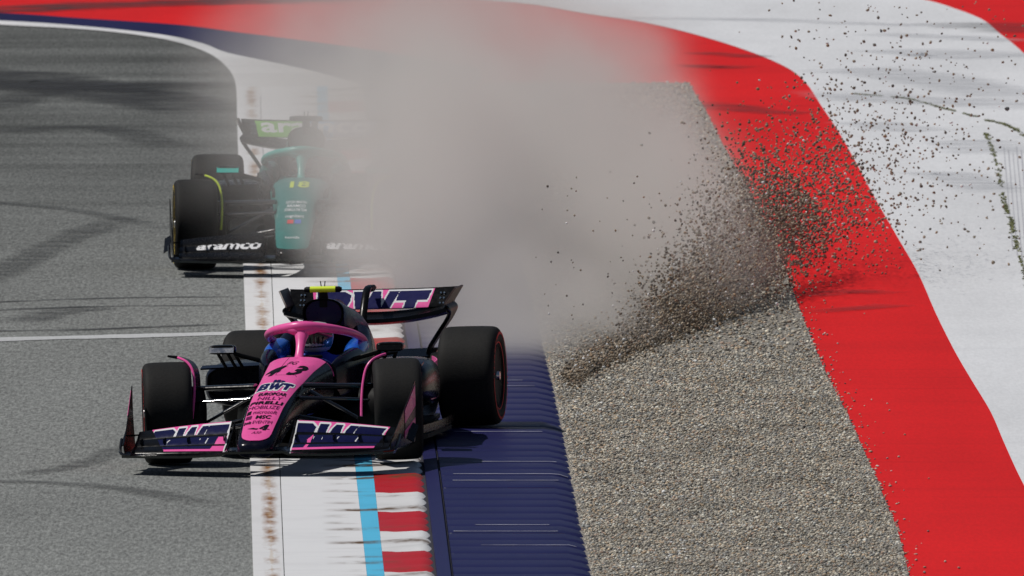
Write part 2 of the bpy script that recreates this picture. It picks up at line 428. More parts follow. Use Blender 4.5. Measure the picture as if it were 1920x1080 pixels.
kerb = empty('concrete_kerb', (0, 0, 0)); kerb['kind'] = 'structure'
strip('edge_strip', E0, lambda Y: E1(Y) - 0.006, Z0, Z1, M['edge_white'], YA, YB, parent=kerb)
gap = 0.22
strip('white_panel', E1, E2, Z1, Z2, M['panel_white'], YA, YB, parent=kerb)
strip('cyan_stripe', lambda Y: E2(Y) + .001, E3, Z2, Z3, M['cyan'], YA, YB, parent=kerb)

RIB = 0.62
# red and white blocks, three rounded ribs each
def rib_block(Y0, nribs, mat, seed):
    r = random.Random(seed); v = []; f = []; uv = []
    nx = 9; ny = 6
    rows = []
    for k in range(nribs):
        for j in range(ny):
            rows.append((Y0 + (k + j / ny) * RIB, math.sin(math.pi * (j + 0.0) / ny) ** 0.8))
    rows.append((Y0 + nribs * RIB - .002, 0.0))
    for Y, a in rows:
        xa, xb = E3(Y) + .001, E4(Y) - 0.012
        for i in range(nx):
            u = i / (nx - 1); uu = 1 - (1 - u) ** 1.25
            lift = Z3 + (Z4 - Z3) * uu ** 0.9
            end = max(0.0, 1 - ((uu - .80) / .20) ** 2.2) if uu > .8 else 1.0
            amp = 0.010 + 0.020 * uu
            z = lift - amp * (1 - a) * min(1, uu * 3)
            z = z * end + (0.004) * (1 - end) if uu > .8 else z
            v.append((xa + (xb - xa) * uu - (1 - a) * .03 * (uu > .8), Y, z)); uv.append((uu, Y))
    for p in range(len(rows) - 1):
        for i in range(nx - 1):
            f.append((p * nx + i, p * nx + i + 1, (p + 1) * nx + i + 1, (p + 1) * nx + i))
    o = mobj('kerb_block', v, f, mat, kerb, sharp=60); set_uv(o, uv); return o
yb_red = float(G(0, 885, 0.03)[1])           # near edge of a red block lies a block length before this line
k0 = int((YA - yb_red) / (3 * RIB)) - 1
k = k0
while True:
    Y0 = yb_red - 3 * RIB + 3 * RIB * k
    if Y0 + 3 * RIB > YB: break
    rib_block(Y0, 3, M['tooth_red'] if k % 2 == 0 else M['tooth_white'], k)
    k += 1

navy = empty('navy_rumble_kerb', (0, 0, 0)); navy['kind'] = 'structure'
strip('base_strip', lambda Y: E4(Y) - .006, lambda Y: E4(Y) + .085, 0.030, 0.041, M['kerb_navy'], YA, YB, parent=navy, nu=2)
strip('joint_groove', lambda Y: E4(Y) + .087, lambda Y: E4(Y) + .099, 0.026, 0.026, M['groove'], YA, YB, parent=navy, nu=1)
strip('joint_groove', lambda Y: E4(Y) - .075, lambda Y: E4(Y) - .007, 0.012, 0.012, M['groove'], YA, YB, parent=navy, nu=1)
def navy_rib(Y0, seed):
    r = random.Random(seed * 3 + 1); v = []; f = []; uv = []; idx = []
    prof = [(0, -.008), (.10, .001), (.22, .004), (.6, .001), (.92, -.003), (.999, -.008)]
    us = [0, .02, .3, .6, .84, .93, .975, 1.0]
    jz = r.uniform(-.002, .002)
    for t, dz in prof:
        Y = Y0 + t * RIB; xa, xb = E4(Y) + .101, E5(Y) + r.uniform(-.004, .004)
        for u in us:
            z = 0.047 + jz + dz
            if u > .88: z -= (u - .88) / .12 * (.03 + (.012 if 0.1 < t < .95 else 0))
            if u == 1.0: z = 0.0
            if .86 < u < .98 and t in (0, .999): z -= .014
            v.append((xa + (xb - xa) * u, Y, z)); uv.append((u, Y))
    n = len(us); worn = (seed // 2) % 4 == 1 or r.random() < .08
    for p in range(len(prof) - 1):
        for i in range(n - 1):
            f.append((p * n + i, p * n + i + 1, (p + 1) * n + i + 1, (p + 1) * n + i))
            idx.append(0)
    o = mobj('kerb_rib', v, f, M['kerb_navy'], navy, idx, sharp=25); set_uv(o, uv)
    if worn:
        # bare, scuffed front edge
        a, b_ = sorted((r.uniform(0, .25), r.uniform(.7, .97)))
        Y = Y0 + .06 * RIB; xa, xb = E4(Y) + .108, E5(Y)
        q = []
        nn = 14
        for i in range(nn):
            u = a + (b_ - a) * i / (nn - 1); w_ = .012 * (0.05 + r.random() ** 2)
            zz = .0455 + jz - (max(0, u - .88) / .12 * .036)
            q += [(xa + (xb - xa) * u, Y - .004, zz + .0035), (xa + (xb - xa) * u, Y + w_, zz + .0055)]
        mobj('scuff_mark', q, [(2 * i, 2 * i + 2, 2 * i + 3, 2 * i + 1) for i in range(nn - 1)], M['scuff'], o)
Y = YA; k = 0
while Y + RIB < YB:
    navy_rib(Y, k); Y += RIB; k += 1

# painted line across the track, tyre marks
def ribbon(name, pts, wpx, z, mat, fade=True, sub=8, kind='structure', seed=0):
    """pts px; wpx width in metres along Y"""
    P = catmull(np.array([G(a, b, z)[:2] for a, b in pts]), sub); v = []; f = []; uv = []; r = random.Random(seed)
    for i, p in enumerate(P):
        d = P[min(i + 1, len(P) - 1)] - P[max(i - 1, 0)]; d /= np.linalg.norm(d); nrm = np.array([-d[1], d[0]])
        ww = wpx * (0.85 + .3 * r.random()); s = i / (len(P) - 1)
        fd = min(1, s / .2, (1 - s) / .2) if fade else 1
        for q in (0, .25, .5, .75, 1):
            c = p + nrm * ww * (q - .5); v.append((c[0], c[1], z)); uv.append((q, fd))
        if i:
            a = (i - 1) * 5
            for q in range(4): f.append((a + q, a + q + 1, a + q + 6, a + q + 5))
    o = mobj(name, v, f, mat, smooth=False); set_uv(o, uv)
    if kind: o['kind'] = kind
    return o
M['thin_line'] = runoff('track_marking_white', (0.52, 0.53, 0.54), (0.3, 0.3, 0.3), 6, 0.6)
ribbon('timing_line', [(-900, 666), (-400, 650), (0, 636), (200, 631), (458, 624)], 0.40, 0.004, M['thin_line'], fade=False, seed=2)
MARKS = [([(-200, 578), (0, 566), (150, 560), (300, 557), (458, 556)], .16), ([(-200, 590), (0, 581), (200, 574), (458, 572)], .2),
         ([(-100, 626), (0, 620), (140, 618), (300, 612), (458, 606)], .22), ([(30, 605), (110, 585), (200, 575)], .5),
         ([(-60, 205), (0, 195), (100, 168), (250, 170), (430, 196)], .7), ([(-300, 120), (0, 140), (150, 165), (300, 190), (440, 215)], 1.5),
         ([(-200, 150), (0, 160), (200, 160), (420, 165)], 2.0), ([(0, 250), (120, 238), (230, 245), (330, 280)], .6),
         ([(-60, 540), (20, 500), (120, 450), (240, 405)], .45), ([(-100, 372), (0, 380), (150, 395), (320, 430)], .3), ([(-60, 900), (100, 905), (230, 915), (420, 950)], .35),
         ([(30, 890), (150, 870), (250, 830)], .3)]
for i, (p, wd) in enumerate(MARKS): ribbon('tyre_mark', p, wd, 0.004 + .0004 * i, M['mark_strong' if i in (0, 1, 2, 5, 6) else 'mark'], seed=i)
RMARKS = [([(-300, 25), (0, 18), (200, 9), (500, 1), (700, -4)], 1.4), ([(1300, 98), (1360, 102), (1440, 108)], .5), ([(1300, 190), (1420, 208), (1530, 212)], .7),
          ([(1300, 120), (1345, 127), (1400, 122)], .5), ([(1495, 555), (1560, 548), (1600, 546), (1690, 550)], .6), ([(1510, 585), (1600, 578), (1690, 570)], .45), ([(1840, 40), (1900, 52), (1990, 60)], 1.5)]
for i, (p, wd) in enumerate(RMARKS): ribbon('skid_mark', p, wd, 0.0096 + .0004 * i, M['mark_strong' if i == 0 else 'mark'], seed=40 + i)
def wmark():
    m = M['mark'].copy(); m.name = 'grey_mark'; b = m.node_tree.nodes['Principled BSDF']
    b.inputs['Base Color'].default_value = (0.48, 0.49, 0.52, 1); return m
M['wmark'] = wmark()
WMARKS = [([(1150, 33), (1400, 36), (1650, 45), (1860, 48)], .6), ([(1620, 62), (1800, 70), (1920, 78)], .7), ([(1545, 128), (1700, 140), (1950, 190)], 1.2),
          ([(1575, 168), (1660, 185), (1800, 190), (1980, 205)], 1.3), ([(1720, 327), (1770, 325), (1830, 345), (1872, 362)], .7), ([(1780, 262), (1830, 268), (1860, 290)], .9),
          ([(1610, 226), (1690, 240), (1760, 245)], .8), ([(1640, 100), (1760, 98), (1900, 110)], 1.6)]
for i, (p, wd) in enumerate(WMARKS): ribbon('skid_mark', p, wd, 0.0126 + .0004 * i, M['wmark'], seed=80 + i)

# grooves cut into the white run-off, weeds in its joints
for i, x in enumerate((1882, 1890, 1898, 1906, 1914, 1922, 1930)):
    P = [G(x + (py - 270) * .085, py, .0086) for py in np.linspace(275 + 6 * (i % 3), 470 + 9 * (i % 4), 8)]
    v = []; f = []
    for j, p in enumerate(P):
        v += [(p[0] - .003 - .003 * random.random(), p[1], .0098), (p[0] + .001 + .003 * random.random(), p[1], .0098)]
        if j: f.append((2 * j - 2, 2 * j - 1, 2 * j + 1, 2 * j))
    mobj('pavement_groove', v, f, M['wmark'] if False else M['scuff_groove'] if 'scuff_groove' in M else M.setdefault('scuff_groove', paint('groove_grey', (0.4, 0.4, 0.44), 0.8)), smooth=False)['kind'] = 'structure'

def weeds(name, pts, n, hmax, label):
    P = catmull(np.array([G(a, b)[:2] for a, b in pts]), 10); v = []; f = []
    for k in range(n):
        s = rng.random() * (len(P) - 1.001); i = int(s); c = P[i] + (P[i + 1] - P[i]) * (s - i) + rng.normal(0, .012, 2)
        if math.sin(s * 1.7) + math.sin(s * .63 + 1) < -1.1: continue
        for q in range(4):
            a = rng.random() * 6.28; h = hmax * (.3 + .7 * rng.random()); w_ = .006 + .008 * rng.random()
            tip = (c[0] + math.cos(a) * h * .8, c[1] + math.sin(a) * h * .8, .009 + h * .6)
            m_ = len(v); v += [(c[0] - w_ * math.sin(a), c[1] + w_ * math.cos(a), .009), (c[0] + w_ * math.sin(a), c[1] - w_ * math.cos(a), .009), tip]
            f.append((m_, m_ + 1, m_ + 2))
    tag(mobj(name, v, f, M['weed'], smooth=False), label, 'weeds', kind='stuff')
weeds('weed_line', [(1848, 252), (1860, 280), (1872, 330), (1884, 385), (1896, 420), (1904, 455), (1920, 510), (1940, 580)], 520, .03, 'thin dry weeds growing along the joint beside the grooved white pavement')
weeds('weed_line', [(1600, 178), (1700, 187), (1760, 203), (1830, 221)], 420, .02, 'faint line of dry weeds crossing the white run-off')
weeds('weed_line', [(1850, 228), (1878, 234), (1900, 243), (1930, 262)], 230, .028, 'short line of dry weeds at the right edge of the white run-off')

# ------------------------------------------------------------------ gravel
ICO_V = []; 
_t = (1 + 5 ** .5) / 2
ICO_V = np.array([(-1, _t, 0), (1, _t, 0), (-1, -_t, 0), (1, -_t, 0), (0, -1, _t), (0, 1, _t), (0, -1, -_t), (0, 1, -_t), (_t, 0, -1), (_t, 0, 1), (-_t, 0, -1), (-_t, 0, 1)]) / math.sqrt(1 + _t * _t)
ICO_F = np.array([(0, 11, 5), (0, 5, 1), (0, 1, 7), (0, 7, 10), (0, 10, 11), (1, 5, 9), (5, 11, 4), (11, 10, 2), (10, 7, 6), (7, 1, 8), (3, 9, 4), (3, 4, 2), (3, 2, 6), (3, 6, 8), (3, 8, 9), (4, 9, 5), (2, 4, 11), (6, 2, 10), (8, 6, 7), (9, 8, 1)])
PAL = np.array([1.0, .985, .95]) * np.array([(0.36, 0.33, 0.28), (0.24, 0.22, 0.19), (0.46, 0.43, 0.37), (0.17, 0.165, 0.16), (0.40, 0.31, 0.22), (0.28, 0.29, 0.29), (0.58, 0.55, 0.49), (0.12, 0.115, 0.11), (0.33, 0.24, 0.19)])
PW = np.array([.2, .15, .16, .11, .1, .11, .07, .05, .05])
def stones(name, centres, sizes, mat, gain=1.0, flat=.7, glint_share=0.0):
    n = len(centres)
    A = rng.normal(size=(n, 3, 3)); Q, _ = np.linalg.qr(A)
    S = rng.uniform(.6, 1.15, (n, 1, 3)) * sizes[:, None, None]
    jit = 1 + rng.uniform(-.22, .22, (n, 12, 1))
    V = (ICO_V[None] * jit) * S
    V = np.einsum('nij,nkj->nki', Q, V); V[:, :, 2] *= flat
    V += centres[:, None, :]
    Fc = ICO_F[None] + (np.arange(n) * 12)[:, None, None]
    me = bpy.data.meshes.new(name); me.vertices.add(n * 12); me.vertices.foreach_set('co', V.astype(np.float32).ravel())
    nf = n * 20; me.loops.add(nf * 3); me.polygons.add(nf)
    me.loops.foreach_set('vertex_index', Fc.astype(np.int32).ravel())
    me.polygons.foreach_set('loop_start', np.arange(0, nf * 3, 3, dtype=np.int32))
    me.polygons.foreach_set('loop_total', np.full(nf, 3, dtype=np.int32))
    col = PAL[rng.choice(len(PAL), n, p=PW)] * rng.uniform(.75, 1.25, (n, 1)) * gain
    col = col * (1 + .13 * np.sin(centres[:, :1] * 3.1 + centres[:, 1:2] * .55) * np.sin(centres[:, 1:2] * 1.7 - centres[:, :1] * 2.2) + .08 * np.sin(centres[:, 1:2] * 4.3 + centres[:, :1] * 5))
    if glint_share > 0:
        pick = rng.random(n) < glint_share; col[pick] = rng.uniform(.6, .8, (pick.sum(), 1))  # a few stones coloured pale to stand in for sun glints
    c4 = np.ones((n, 12, 4), np.float32); c4[:, :, :3] = np.clip(col, 0, .6)[:, None, :]
    a = me.color_attributes.new('tint', 'FLOAT_COLOR', 'POINT'); a.data.foreach_set('color', c4.ravel())
    me.materials.append(mat); me.update(calc_edges=True); me.validate()
    o = bpy.data.objects.new(name, me); C.objects.link(o); return o

GR = [(1712, 1110), (1705, 1080), (1682, 990), (1640, 890), (1600, 800), (1540, 680), (1505, 595), (1475, 510), (1440, 430), (1395, 340), (1350, 260), (1320, 200), (1292, 157)]
GRx = edge(GR + [(1830, 1500)], .01)
YG = float(G(0, 157)[1])
bed_v = []; bed_f = []
Ys = np.linspace(YA, YG, 90)
for i, Y in enumerate(Ys):
    bed_v += [(E5(Y) - .05, Y, .0085), (GRx(Y), Y, .0085)]
    if i: bed_f.append((2 * i - 2, 2 * i - 1, 2 * i + 1, 2 * i))
bed = mobj('gravel_trap', bed_v, bed_f, M['gravel_bed'], smooth=False); bed['kind'] = 'structure'
def bed_h(x, Y): return .0015 * np.sin(x * 5.1 + Y * .9) + .0015 * np.sin(Y * 2.3 - x * 3.0)
def scatter(n, y0, y1, smin, smax):
    Y = rng.uniform(y0, y1, n); ex = np.array([E5(a) for a in Y]); gx = np.array([GRx(a) for a in Y])
    u = rng.random(n); x = ex + (gx - ex) * u + rng.normal(0, .012, n) * (u > .9)
    sz = smin + (smax - smin) * rng.random(n) ** 2.2
    z = .012 + bed_h(x, Y) + rng.uniform(-.006, .008, n)
    edge_ = np.minimum(1, np.minimum((x - ex), (gx - x)) / .08); z = np.where(edge_ < 1, .010 + (z - .010) * np.clip(edge_, 0, 1), z)
    return np.column_stack([x, Y, z]), sz
c1, s1 = scatter(80000, YA + 8, 178, .0075, .016)
c2, s2 = scatter(25000, 178, YG, .010, .020)
ysp = rng.uniform(YA + 8, 190, 260); c3 = np.column_stack([np.array([GRx(a) for a in ysp]) + rng.exponential(.09, 260), ysp, np.full(260, .012)])
gs = stones('gravel_stones', np.vstack([c1, c2, c3]), np.concatenate([s1, s2, rng.uniform(.005, .013, 260)]), M['stone'])
tag(gs, 'bed of loose grey-brown stones filling the gravel trap beside the red run-off', 'gravel', kind='stuff')

# spray of stones thrown up behind the car: rises from the kerb end and flies back to the right
def spray(n_dense, n_mid, n_sparse):
    P = []; S = []
    ridge = np.array([(1068, 726), (1120, 705), (1200, 655), (1290, 585), (1370, 510), (1440, 435), (1510, 360), (1590, 285)], float)
    wid = np.array([8, 16, 30, 46, 60, 72, 82, 92], float)
    def at(t): 
        i = np.clip(t * (len(ridge) - 1), 0, len(ridge) - 1.001); k = i.astype(int); fr = (i - k)[:, None]
        return ridge[k] + (ridge[k + 1] - ridge[k]) * fr, wid[k] + (wid[k + 1] - wid[k]) * fr[:, 0]
    def put(px, py, Y, size):
        for a, b_, y, s in zip(px, py, Y, size):
            p = at_depth(a, b_, y)
            if p[2] < .015: p[2] = .015 + rng.random() * .05
            P.append(p); S.append(s)
    t = rng.beta(1.25, 1.25, n_dense) * .86; c, w_ = at(t)
    off = rng.normal(0, 1, n_dense); off = np.where(off < 0, off * .62, off * .95)      # tight lower edge, loose upper edge
    put(c[:, 0] - off * w_ * .62 + rng.normal(0, 8, n_dense), c[:, 1] - off * w_ * .7, 174.8 + 15 * t + rng.normal(0, .5, n_dense), .006 + .010 * rng.random(n_dense) ** 1.5)
    t = rng.beta(2.2, 1.5, n_mid); c, w_ = at(t)
    put(c[:, 0] + rng.normal(0, 1.15, n_mid) * w_, c[:, 1] + np.clip(rng.normal(-.15, .85, n_mid), -3, 1.0) * w_, 175 + 15.5 * t + rng.normal(0, 1.0, n_mid), .006 + .010 * rng.random(n_mid) ** 1.5)
    # loose fan over the red and white run-off
    n = n_sparse; r = rng.random(n) ** .8; a = np.radians(rng.normal(38, 24, n))
    put(1430 + r * 480 * np.cos(a) + rng.normal(0, 30, n), 400 - r * 430 * np.sin(a) + rng.normal(0, 35, n), 190 + rng.normal(0, 2.0, n), .006 + .010 * rng.random(n) ** 1.6)
    n = n_mid // 4
    put(rng.normal(1500, 95, n), rng.normal(395, 70, n), 188.5 + rng.normal(0, 1.0, n), .006 + .009 * rng.random(n) ** 1.5)
    n = n_sparse // 3
    put(rng.uniform(1480, 1920, n), rng.uniform(0, 330, n), 191 + rng.normal(0, 2.0, n), .006 + .010 * rng.random(n) ** 1.5)
    n = n_sparse // 5
    put(rng.uniform(1000, 1420, n), rng.uniform(330, 690, n), 175 + rng.normal(0, 1.0, n), .005 + .006 * rng.random(n))
    return np.array(P), np.array(S)
cp, cs = spray(17000, 6000, 650)
sp = stones('gravel_spray', cp, cs, M['stone'], gain=np.array([.56, .5, .45]), flat=1.0, glint_share=.03)
tag(sp, 'spray of loose gravel thrown through the air behind the pink car', 'gravel spray', kind='stuff')
# larger stones that fly alone over the white run-off
for i, (a, b_, s, lb) in enumerate([(1888, 204, .024, 'largest dark stone flying at the right edge, above the end of the weed line'), (1872, 263, .018, 'dark stone flying beside the top of the grooved white pavement'),
        (1815, 434, .018, 'lone grey stone flying lowest over the white run-off'), (1652, 58, .018, 'dark stone flying highest over the white run-off, near the top edge')]):
    ctr = at_depth(a, b_, 189.5 + (i % 4) * .6)
    o = stones('flying_stone', np.array([ctr]), np.array([s]), M['stone'], gain=.5, flat=.9)
    o.data.transform(Matrix.Translation(-Vector(ctr))); o.location = ctr
    tag(o, lb, 'stone', 'larger stones flying above the white run-off')

# ------------------------------------------------------------------ lettering
def text_tris(txt, shear=0.0, bold=0.0, spacing=1.0):
    cu = bpy.data.curves.new('t', 'FONT'); cu.body = txt; cu.shear = shear; cu.offset = bold; cu.space_character = spacing
    cu.resolution_u = 3; cu.fill_mode = 'FRONT'
    ob = bpy.data.objects.new('t', cu); C.objects.link(ob); bpy.context.view_layer.update()
    me = ob.evaluated_get(bpy.context.evaluated_depsgraph_get()).to_mesh(); me.calc_loop_triangles()
    V = np.array([v.co[:2] for v in me.vertices]); T = np.array([tuple(t.vertices) for t in me.loop_triangles])
    ob.to_mesh_clear(); bpy.data.objects.remove(ob); bpy.data.curves.remove(cu)
    V = (V - V.min(0)) / (V.max(0) - V.min(0)); return V, T
def tri_mask(V, T, U, W):
    """points (U,W) inside the triangles"""
    out = np.zeros(U.shape, bool)
    for a, b_, c in T:
        A, B, D = V[a], V[b_], V[c]
        d = (B[1] - D[1]) * (A[0] - D[0]) + (D[0] - B[0]) * (A[1] - D[1])
        if abs(d) < 1e-12: continue
        l1 = ((B[1] - D[1]) * (U - D[0]) + (D[0] - B[0]) * (W - D[1])) / d
        l2 = ((D[1] - A[1]) * (U - D[0]) + (A[0] - D[0]) * (W - D[1])) / d
        out |= (l1 >= 0) & (l2 >= 0) & (l1 + l2 <= 1)
    return out
def sdf(polys, X, Y):
    """signed distance to closed polygons (even-odd)"""
    best = np.full(X.shape, 9.0); ins = np.zeros(X.shape, bool)
    for P in polys:
        for k in range(len(P)):
            (x0, y0), (x1, y1) = P[k], P[(k + 1) % len(P)]
            dx, dy = x1 - x0, y1 - y0
            t = np.clip(((X - x0) * dx + (Y - y0) * dy) / (dx * dx + dy * dy + 1e-12), 0, 1)
            best = np.minimum(best, np.hypot(X - x0 - t * dx, Y - y0 - t * dy))
            c = ((y0 > Y) != (y1 > Y)) & (X < (x1 - x0) * (Y - y0) / (y1 - y0 + 1e-12) + x0); ins ^= c
    return np.where(ins, -best, best)
def block_letters(slant, wide):
    """heavy slanted B W T; each letter 1 high, returned in one line starting at x=0"""
    Bp = [[(-.06, 0), (-.06, 1), (.78, 1), (.99, .9), (1, .72), (.9, .53), (1, .4), (1, .18), (.82, 0)], [(.36, .62), (.36, .76), (.62, .76), (.62, .62)], [(.36, .24), (.36, .38), (.62, .38), (.62, .24)]]
    Wp = [[(0, 1), (.34, 1), (.42, .5), (.58, 1), (.84, 1), (.98, .5), (1.1, 1), (1.42, 1), (1.14, 0), (.84, 0), (.7, .45), (.54, 0), (.24, 0)]]
    Tp = [[(0, 1), (1.0, 1), (1.0, .7), (.68, .7), (.68, 0), (.32, 0), (.32, .7), (0, .7)]]
    out = []; x = 0
    for L_, adv in ((Bp, 1.06), (Wp, 1.4), (Tp, 1.0)):
        for P in L_: out.append([((x + px) * wide + slant * py, py) for px, py in P])
        x += adv
    return out, x * wide + max(0, slant)

# ------------------------------------------------------------------ race car
NOSE = [(-1.265, .170, .06, .018), (-1.24, .175, .105, .044), (-1.15, .186, .135, .078), (-.9, .262, .15, .105), (-.6, .343, .162, .122), (-.25, .402, .172, .143), (0, .438, .18, .152), (.35, .472, .205, .173), (.75, .49, .25, .2)]
NP = 3.2
_ny = np.array(NOSE)
def nose_sec(y): return [float(np.interp(y, NOSE_S[:, 0], NOSE_S[:, k])) for k in (1, 2, 3)]
NOSE_S = catmull(_ny, 8)
def nose_z(x, y):
    cz, hw, hh = nose_sec(y); q = min(.999, abs(x) / hw); return cz + hh * (1 - q ** NP) ** (1 / NP)

def wing_S(s, u, v, Lv):
    """front wing flap stack: u inner->outer, v leading->trailing edge"""
    x = s * (.235 + (.68) * u)
    yl, zl = -1.13 + .13 * u * u, .168 - .004 * u
    yt, zt = -.74 + .10 * u, (.318 - .07 * u ** 1.1) + Lv.get('flap_lift', 0)
    return np.array([x, yl + (yt - yl) * v, zl + (zt - zl) * v ** 1.35])

def build_car(loc, yaw, roll, steer, Lv, label, cat='race car'):
    car = empty('race_car', loc, 0); car.rotation_mode = 'XYZ'
    car.rotation_euler = (0, -math.radians(roll), -math.radians(yaw))
    tag(car, label, cat, 'single-seater race cars running over the kerb')
    body, body2, trim = M[Lv['body']], M[Lv['body2']], M[Lv['trim']]
    cb = M['carbon']
    # nose
    nose = MB().add(*rings([sup(0, r[0], r[1], r[2], r[3], p=NP, n=40) for r in NOSE_S])).build('nose', body, car)
    # painted top panel of the nose
    ys = np.concatenate([np.linspace(-1.225, -1.10, 16), np.linspace(-1.09, .735, 50)]); prof = [(-1.225, .035), (-1.215, .062), (-1.195, .083), (-1.165, .097), (-1.12, .105), (-.9, .116), (-.7, .122), (-.25, .142), (.35, .172), (.735, .2)]
    hwp = np.interp(ys, [p[0] for p in prof], [p[1] for p in prof]) * Lv.get('panel_w', 1.0)
    g_ = [[(t * h, y, nose_z(t * h, y) + .003) for t in np.linspace(-1, 1, 15)] for y, h in zip(ys, hwp)]
    v, f, nf = grid_sheet(g_, .004, flip=False)
    panel = mobj('nose_panel', v, f, M[Lv['panel']], nose)
    def on_nose(txt, x0, x1, ya, yb, mat, name='lettering', shear=0., bold=0., tris=None, lift=.011, spacing=1.0):
        V, T = tris if tris is not None else text_tris(txt, shear, bold, spacing)
        for _ in range(2 if txt else 0):
            V = list(map(tuple, V)); T2 = []; mid = {}
            def mm(i, j):
                k_ = (min(i, j), max(i, j))
                if k_ not in mid: mid[k_] = len(V); V.append(((V[i][0] + V[j][0]) / 2, (V[i][1] + V[j][1]) / 2))
                return mid[k_]
            for a, b_, c in T:
                p_, q_, r_ = mm(a, b_), mm(b_, c), mm(c, a); T2 += [(a, p_, r_), (p_, b_, q_), (r_, q_, c), (p_, q_, r_)]
            T = T2
        W = [(x0 + (x1 - x0) * a, ya + (yb - ya) * b_, 0) for a, b_ in V]
        W = [(x, y, nose_z(x, y) + lift) for x, y, _ in W]
        return mobj(name, W, T, M[mat], nose, smooth=False)
    Lv['nose_print'](on_nose)
    # panel seams
    for pth in Lv.get('seams', []):
        q = []; 
        for (x0, y0), (x1, y1) in zip(pth[:-1], pth[1:]):
            n_ = 12
            for k in range(n_ + 1):
                x, y = x0 + (x1 - x0) * k / n_, y0 + (y1 - y0) * k / n_; q.append((x, y, nose_z(x, y) + .006))
        mobj('panel_seam', *tube(q, .0025, 5), M['black_print'], nose)
    # monocoque with open cockpit
    mono = MB().add(*loft([(0, .75, .44, .25, .19), (0, .85, .42, .28, .18), (0, 1.0, .36, .31, .2), (0, 1.5, .35, .35, .21), (0, 1.95, .36, .36, .23), (0, 2.2, .36, .33, .22)], p=3.4)).build('monocoque', M['dark'], car)
    v, f = rings([sup(0, y, cz, hw, hh, p=3, n=24) for y, cz, hw, hh in ((.748, .50, .24, .185), (.80, .50, .25, .183), (.90, .485, .25, .17), (1.0, .46, .22, .14))])
    mobj('dash_cowl', v, f, M[Lv['panel']], mono)
    for s in (-1, 1):
        secs = [(s * .235, .80, .50, .03, .14), (s * .27, .95, .53, .05, .155), (s * .295, 1.2, .55, .065, .165), (s * .305, 1.5, .555, .08, .175), (s * .29, 1.8, .56, .09, .2), (s * .24, 2.05, .6, .09, .24)]
        rim = MB().add(*loft(secs, p=2.6, n=20)).build('cockpit_side', body, car)
        MB().add(*loft([(s * .285, 1.28, .645, .035, .045), (s * .29, 1.36, .66, .065, .075), (s * .29, 1.5, .675, .078, .085), (s * .285, 1.7, .69, .075, .085), (s * .28, 1.85, .69, .05, .05)], p=2.3, n=20)).build('headrest_fairing', M[Lv['fairing']], rim)
        if Lv.get('side_logo') and s == 1:
            V, T = text_tris('b', 0, .02)
            mobj('lettering', [(.25 + .075 * a, 1.268, .635 + .07 * b_) for a, b_ in V], T, M['pink'], rim, smooth=False)
    MB().add(*loft([(0, 1.62, .74, .14, .1), (0, 1.72, .75, .2, .1), (0, 1.9, .76, .2, .1)], p=3, n=20)).build('headrest', M['dark'], mono)
    # steering wheel
    sw = MB().add(*bbox((0, 1.02, .63), (.26, .03, .12), .5)).build('steering_wheel', M['carbon_matt'], car)
    # halo
    hp = [(-.29, 1.86, .70), (-.32, 1.70, .745), (-.325, 1.5, .785), (-.295, 1.26, .83), (-.215, 1.07, .868), (-.1, .965, .892), (0, .935, .90)]
    hp = hp + [(-x, y, z) for x, y, z in hp[-2::-1]]
    hr = [.026, .027, .028, .03, .033, .037, .041, .037, .033, .03, .028, .027, .026]
    hl = MB().add(*tube(hp, hr, 16, flat=.95, sub=6)).build('halo', M[Lv['halo']], car)
    v, f = tube([(0, .96, .885), (0, .925, .845), (0, .875, .79), (0, .82, .73), (0, .76, .675), (0, .70, .655)], [.05, .036, .024, .020, .024, .04], 14, flat=1.5, up=(1, 0, 0), sub=5)
    mobj('pillar', v, f, M[Lv['halo']], hl)
    for s in (-1, 1):   # flared roots where the pillar meets the hoop
        v, f = tube([(0, .925, .84), (s * .05, .935, .872), (s * .13, .98, .888)], [.02, .034, .026], 12, sub=5); mobj('gusset', v, f, M[Lv['halo']], hl)
    if Lv.get('halo_print'):
        V, T = text_tris('ALPINE', .2, .01)
        mobj('lettering', [(-.075 + .15 * a, .975 + .02 - .03 * (1 - b_), .932 + .006 * b_ - .0) for a, b_ in V], T, M['violet_print'], hl, smooth=False)
    # engine cover and airbox
    ec = MB().add(*loft([(0, 1.90, .84, .15, .195), (0, 2.0, .825, .17, .21), (0, 2.3, .75, .19, .235), (0, 2.7, .67, .2, .25), (0, 3.1, .57, .17, .23), (0, 3.5, .48, .12, .19), (0, 3.95, .42, .06, .13)], p=2.4, n=30)).build('engine_cover', body2, car)
    ring_ = []
    for y, k in ((1.897, 1.0), (1.872, 1.02), (1.868, .97), (1.885, .9), (1.96, .8)):
        ring_.append(sup(0, y, .935, .148 * k, .105 * k, p=2.4, n=28))
    v, f = rings(ring_, cap0=False); mobj('air_intake', v, f, M['dark'], ec)
    v, f, _ = grid_sheet([[(0, 2.15 + 1.55 * a, .97 - .42 * a ** 1.3 + b_ * (.02 + .1 * math.sin(math.pi * min(1, a * 1.1)) )) for b_ in (0, .5, 1)] for a in np.linspace(0, 1, 14)], .008)
    mobj('fin', v, f, body2, ec)
    # camera pod on the roll hoop
    cp_ = MB().add(*tube([(-.135, 1.9, 1.105), (-.12, 1.9, 1.105), (.12, 1.9, 1.105), (.135, 1.9, 1.105)], [.017, .025, .025, .017], 12, flat=.85)).build('camera_pod', M['carbon_matt'], car)
    v, f = tube([(0, 1.92, .98), (0, 1.91, 1.09)], [.03, .022], 10, flat=1.4, up=(1, 0, 0)); mobj('stalk', v, f, M['carbon_matt'], cp_)
